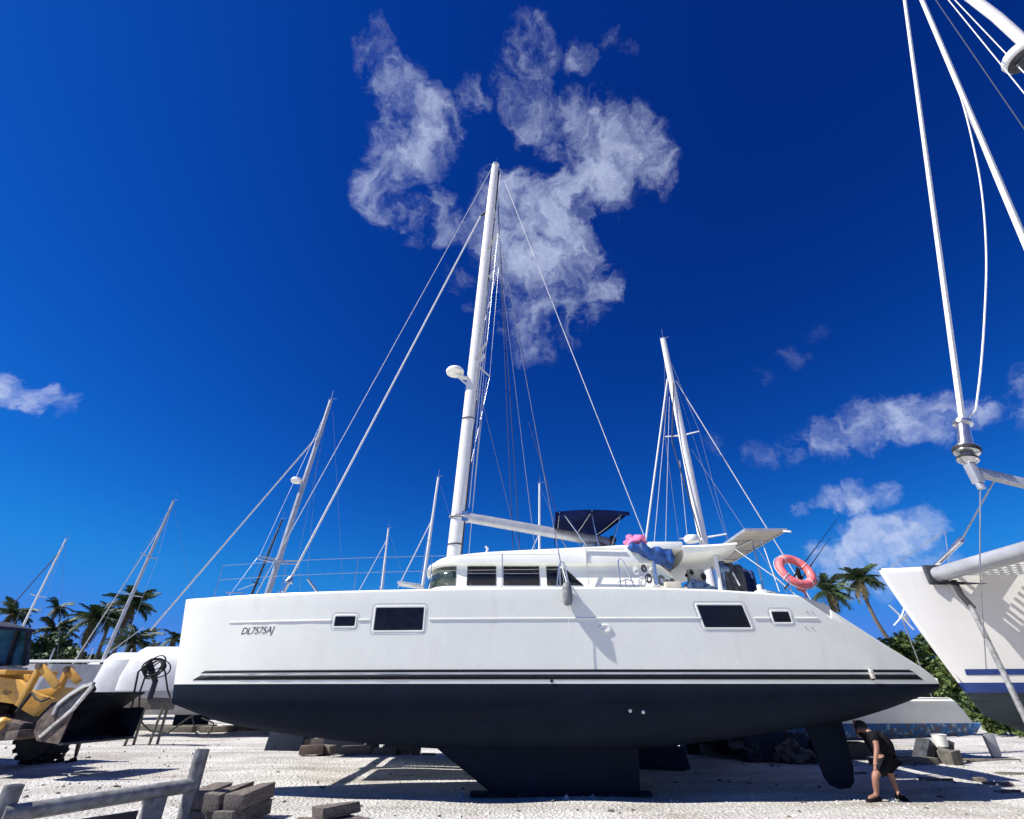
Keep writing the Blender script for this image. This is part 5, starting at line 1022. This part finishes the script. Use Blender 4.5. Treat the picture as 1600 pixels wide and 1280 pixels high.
# person behind the loader bucket
g_ = G(104, 1191); pb_ = thing('person', g_, 'person standing behind the loader bucket with only the lower legs showing', 'person')
J = dict(pelvis=g_+Vector((.02, 0, .92)), chest=g_+Vector((-.04, .02, 1.28)), neck=g_+Vector((-.05, .02, 1.45)), head=g_+Vector((-.07, 0, 1.60)))
for s_, sg in (('L', 1), ('R', -1)):
    J['sh'+s_] = J['chest']+Vector((sg*.18, 0, .10)); J['el'+s_] = J['sh'+s_]+Vector((sg*.05, -.05, -.27)); J['wr'+s_] = J['el'+s_]+Vector((0, -.14, -.18)); J['hp'+s_] = J['pelvis']+Vector((sg*.10, 0, -.06)); J['kn'+s_] = g_+Vector((sg*.15, -.03, .50)); J['an'+s_] = g_+Vector((sg*.15+.02, .02*sg, .085)); J['to'+s_] = J['an'+s_]+Vector((-.03, -.15, -.04))
person(pb_, J, SKIND, CLOTHG, CLOTHB, .5, True, CLOTHB, HAIR, Vector((0, -1, 0)))

# ---------------------------------------------------------------- palms and trees
def frond_mesh(seed):
    rn = random.Random(seed); m = MB(); n_ = 24; pts = [Vector((u, 0, .34*u-.70*u*u)) for u in [i/n_ for i in range(n_+1)]]
    m.tube(pts, [.014*(1-.8*i/n_) for i in range(n_+1)], 4)
    for i in range(2, n_):
        u = i/n_; ln = .42*math.sin(math.pi*(.12+.80*u))**.8*rn.uniform(.75, 1.1); 
        for sg in (-1, 1):
            b0 = pts[i]; tip = b0+Vector((ln*.50, sg*ln*.70, -ln*rn.uniform(.35, .8))); w0 = Vector((.024, 0, 0)); mid = b0.lerp(tip, .5)+Vector((0, 0, .03))
            m.add([b0-w0, b0+w0, mid+w0*.9, mid-w0*.9, tip], [(0, 1, 2, 3), (3, 2, 4)])
    me = m.mesh('frond'); me.materials.append(FROND); return me
FM = [frond_mesh(i) for i in range(3)]; FMY = FM[0].copy(); FMY.materials.clear(); FMY.materials.append(FRONDY)
def palm(px, py, d, label, nf=20, L_=2.6, foot=None, wind=.35):
    c = P(px, py, d); f = Vector((c.x+(foot or 0), d, 0)); root = thing('palm_tree', f, label, 'palm tree', 'coconut palms')
    m = MB(); pts = [f.lerp(c, t)+Vector((-(foot or 0)*.35*math.sin(math.pi*t), 0, 0)) for t in [i/9 for i in range(10)]]; pts[0].z = -.1
    m.tube(pts, [.24-.11*i/9 for i in range(10)], 9); m.build('trunk', TRUNK, root)
    m = MB(); m.blob(c+Vector((0, 0, -.1)), (.28, .28, .35), amp=.3, seed=int(px)); m.build('crown_heart', FRONDY, root)
    rn = random.Random(int(px*7+py))
    nf = int(nf*1.45); L_ *= .78
    for k in range(nf):
        old = k >= nf-3; o = bpy.data.objects.new('frond', FMY if old else FM[k % 3]); COL.objects.link(o); o.parent = root; o.location = c-f
        az = k*2.399+rn.uniform(-.3, .3); el = rn.uniform(-.45, 1.1) if not old else rn.uniform(-1.2, -.7); s_ = L_*rn.uniform(.8, 1.1)
        dv = Vector((math.cos(az)*math.cos(el)+wind*.3, math.sin(az)*math.cos(el), math.sin(el))).normalized(); q = dv.to_track_quat('X', 'Z')
        o.rotation_mode = 'QUATERNION'; o.rotation_quaternion = q; o.scale = (s_, s_, s_)
    return root
palm(206, 945, 55, 'tallest palm of the left group, crossed by the silver mast', 22, 3.1)
palm(148, 968, 54, 'bushy palm left of the tallest left palm', 22, 3.0)
palm(176, 962, 57, 'palm squeezed between the two tall left palms', 18, 2.8)
palm(208, 1003, 50, 'low palm under the tallest left palm', 18, 2.7)
palm(90, 950, 62, 'slender small-headed palm rising above the dark bushy trees', 16, 1.9)
palm(86, 985, 60, 'lower palm beneath the slender small-headed palm', 18, 2.8)
palm(20, 958, 56, 'palm above the loader cab roof at the left edge', 18, 2.6)
palm(272, 998, 60, 'palm half hidden behind the big catamaran bow', 14, 1.8)
palm(241, 1012, 64, 'small palm crown just left of the big catamaran bow', 14, 1.9)
palm(1343, 905, 48, 'tall palm with leaning bent trunk right of the pink ring', 22, 2.5, foot=5.2, wind=-.2)
palm(1293, 925, 44, 'palm crown behind the grey stern recess of the big catamaran', 18, 2.4, wind=.9)
def tree(px, py, d, rx, rz, label, ma=LEAF, n_=1500, seed=1, ls=.30, zmin=None):
    top = P(px, py, d).z; rn = random.Random(seed); x0 = P(px, py, d).x; zc = max(top-rz, rz*.75); root = thing('broadleaf_tree', (x0, d, 0), label, 'tree', 'trees around the yard')
    m = MB(); m.tube([(x0, d, -.1), (x0+.1, d, zc*.6), (x0, d, zc)], [.22, .16, .08], 8)
    for k in range(5):
        a = k*1.3; m.tube([(x0+.05, d, zc*.55), (x0+rx*.6*math.cos(a), d+rx*.5*math.sin(a), zc+rz*.25)], [.09, .03], 5)
    m.build('trunk', TRUNK, root); m = MB()
    cl = [(Vector((rn.gauss(0, .5)*rx, rn.gauss(0, .4)*rx, rn.uniform(-.8, .75)*rz)), rn.uniform(.28, .5)*min(rx, rz)) for _ in range(16)]
    for k in range(n_):
        c, r = rn.choice(cl); v = Vector((rn.gauss(0, 1), rn.gauss(0, 1), rn.gauss(0, 1))).normalized()*r*rn.random()**.33; p = Vector((x0, d, zc))+c+v
        if p.z < .1: p.z = rn.uniform(.1, 1)
        a = Vector((rn.gauss(0, 1), rn.gauss(0, 1), rn.gauss(0, .6))).normalized(); b_ = a.cross(Vector((rn.gauss(0, 1), rn.gauss(0, 1), rn.gauss(0, 1)))).normalized(); s_ = ls*rn.uniform(.6, 1.3)
        m.add([p-a*s_, p+b_*s_*.45, p+a*s_, p-b_*s_*.45], [(0, 1, 2, 3)])
    m.build('crown', ma, root, ang=None, fix=False); return root
tree(62, 985, 58, 3.4, 3.2, 'dark bushy tree right of the loader cab', LEAF, 2600, 1)
tree(108, 1003, 57, 2.6, 2.4, 'rounded green tree under the slender palm', LEAF, 1800, 2)
tree(20, 985, 60, 3.2, 2.6, 'green tree hidden mostly behind the loader cab', LEAF, 1600, 3)
tree(145, 1020, 62, 2.6, 1.6, 'low green tree left of the white blunt bows', LEAF2, 1500, 4)
tree(125, 1028, 56, 2.0, 1.3, 'small pale green shrub tree beside the grey launch', LEAF2, 1200, 5)
tree(235, 1022, 60, 2.2, 1.6, 'low tree between the blunt bows and the big bow', LEAF, 1000, 6)
tree(1395, 990, 44, 2.4, 2.3, 'bright bushy tree just right of the big stern', LEAF2, 2600, 7)
tree(1432, 992, 45, 2.2, 2.6, 'tree in the gap below the wind generator', LEAF, 2400, 8)
tree(1470, 1005, 42, 2.0, 2.2, 'green tree beside the right-hand catamaran stem', LEAF2, 2400, 9)
tree(1505, 1010, 46, 2.4, 2.4, 'tree behind the right-hand catamaran bow', LEAF, 1500, 10)
tree(1600, 1120, 24, 2.2, .75, 'low bright green bush under the right-hand catamaran hull', LEAF2, 2600, 11, .16)
tree(1655, 1110, 26, 2.0, .9, 'green bush at the right edge beyond the catamaran hull', LEAF, 1500, 12, .18)
tree(1545, 1120, 30, 2.2, .9, 'low dark bush beyond the hanging rudder', LEAF, 1600, 15, .18)
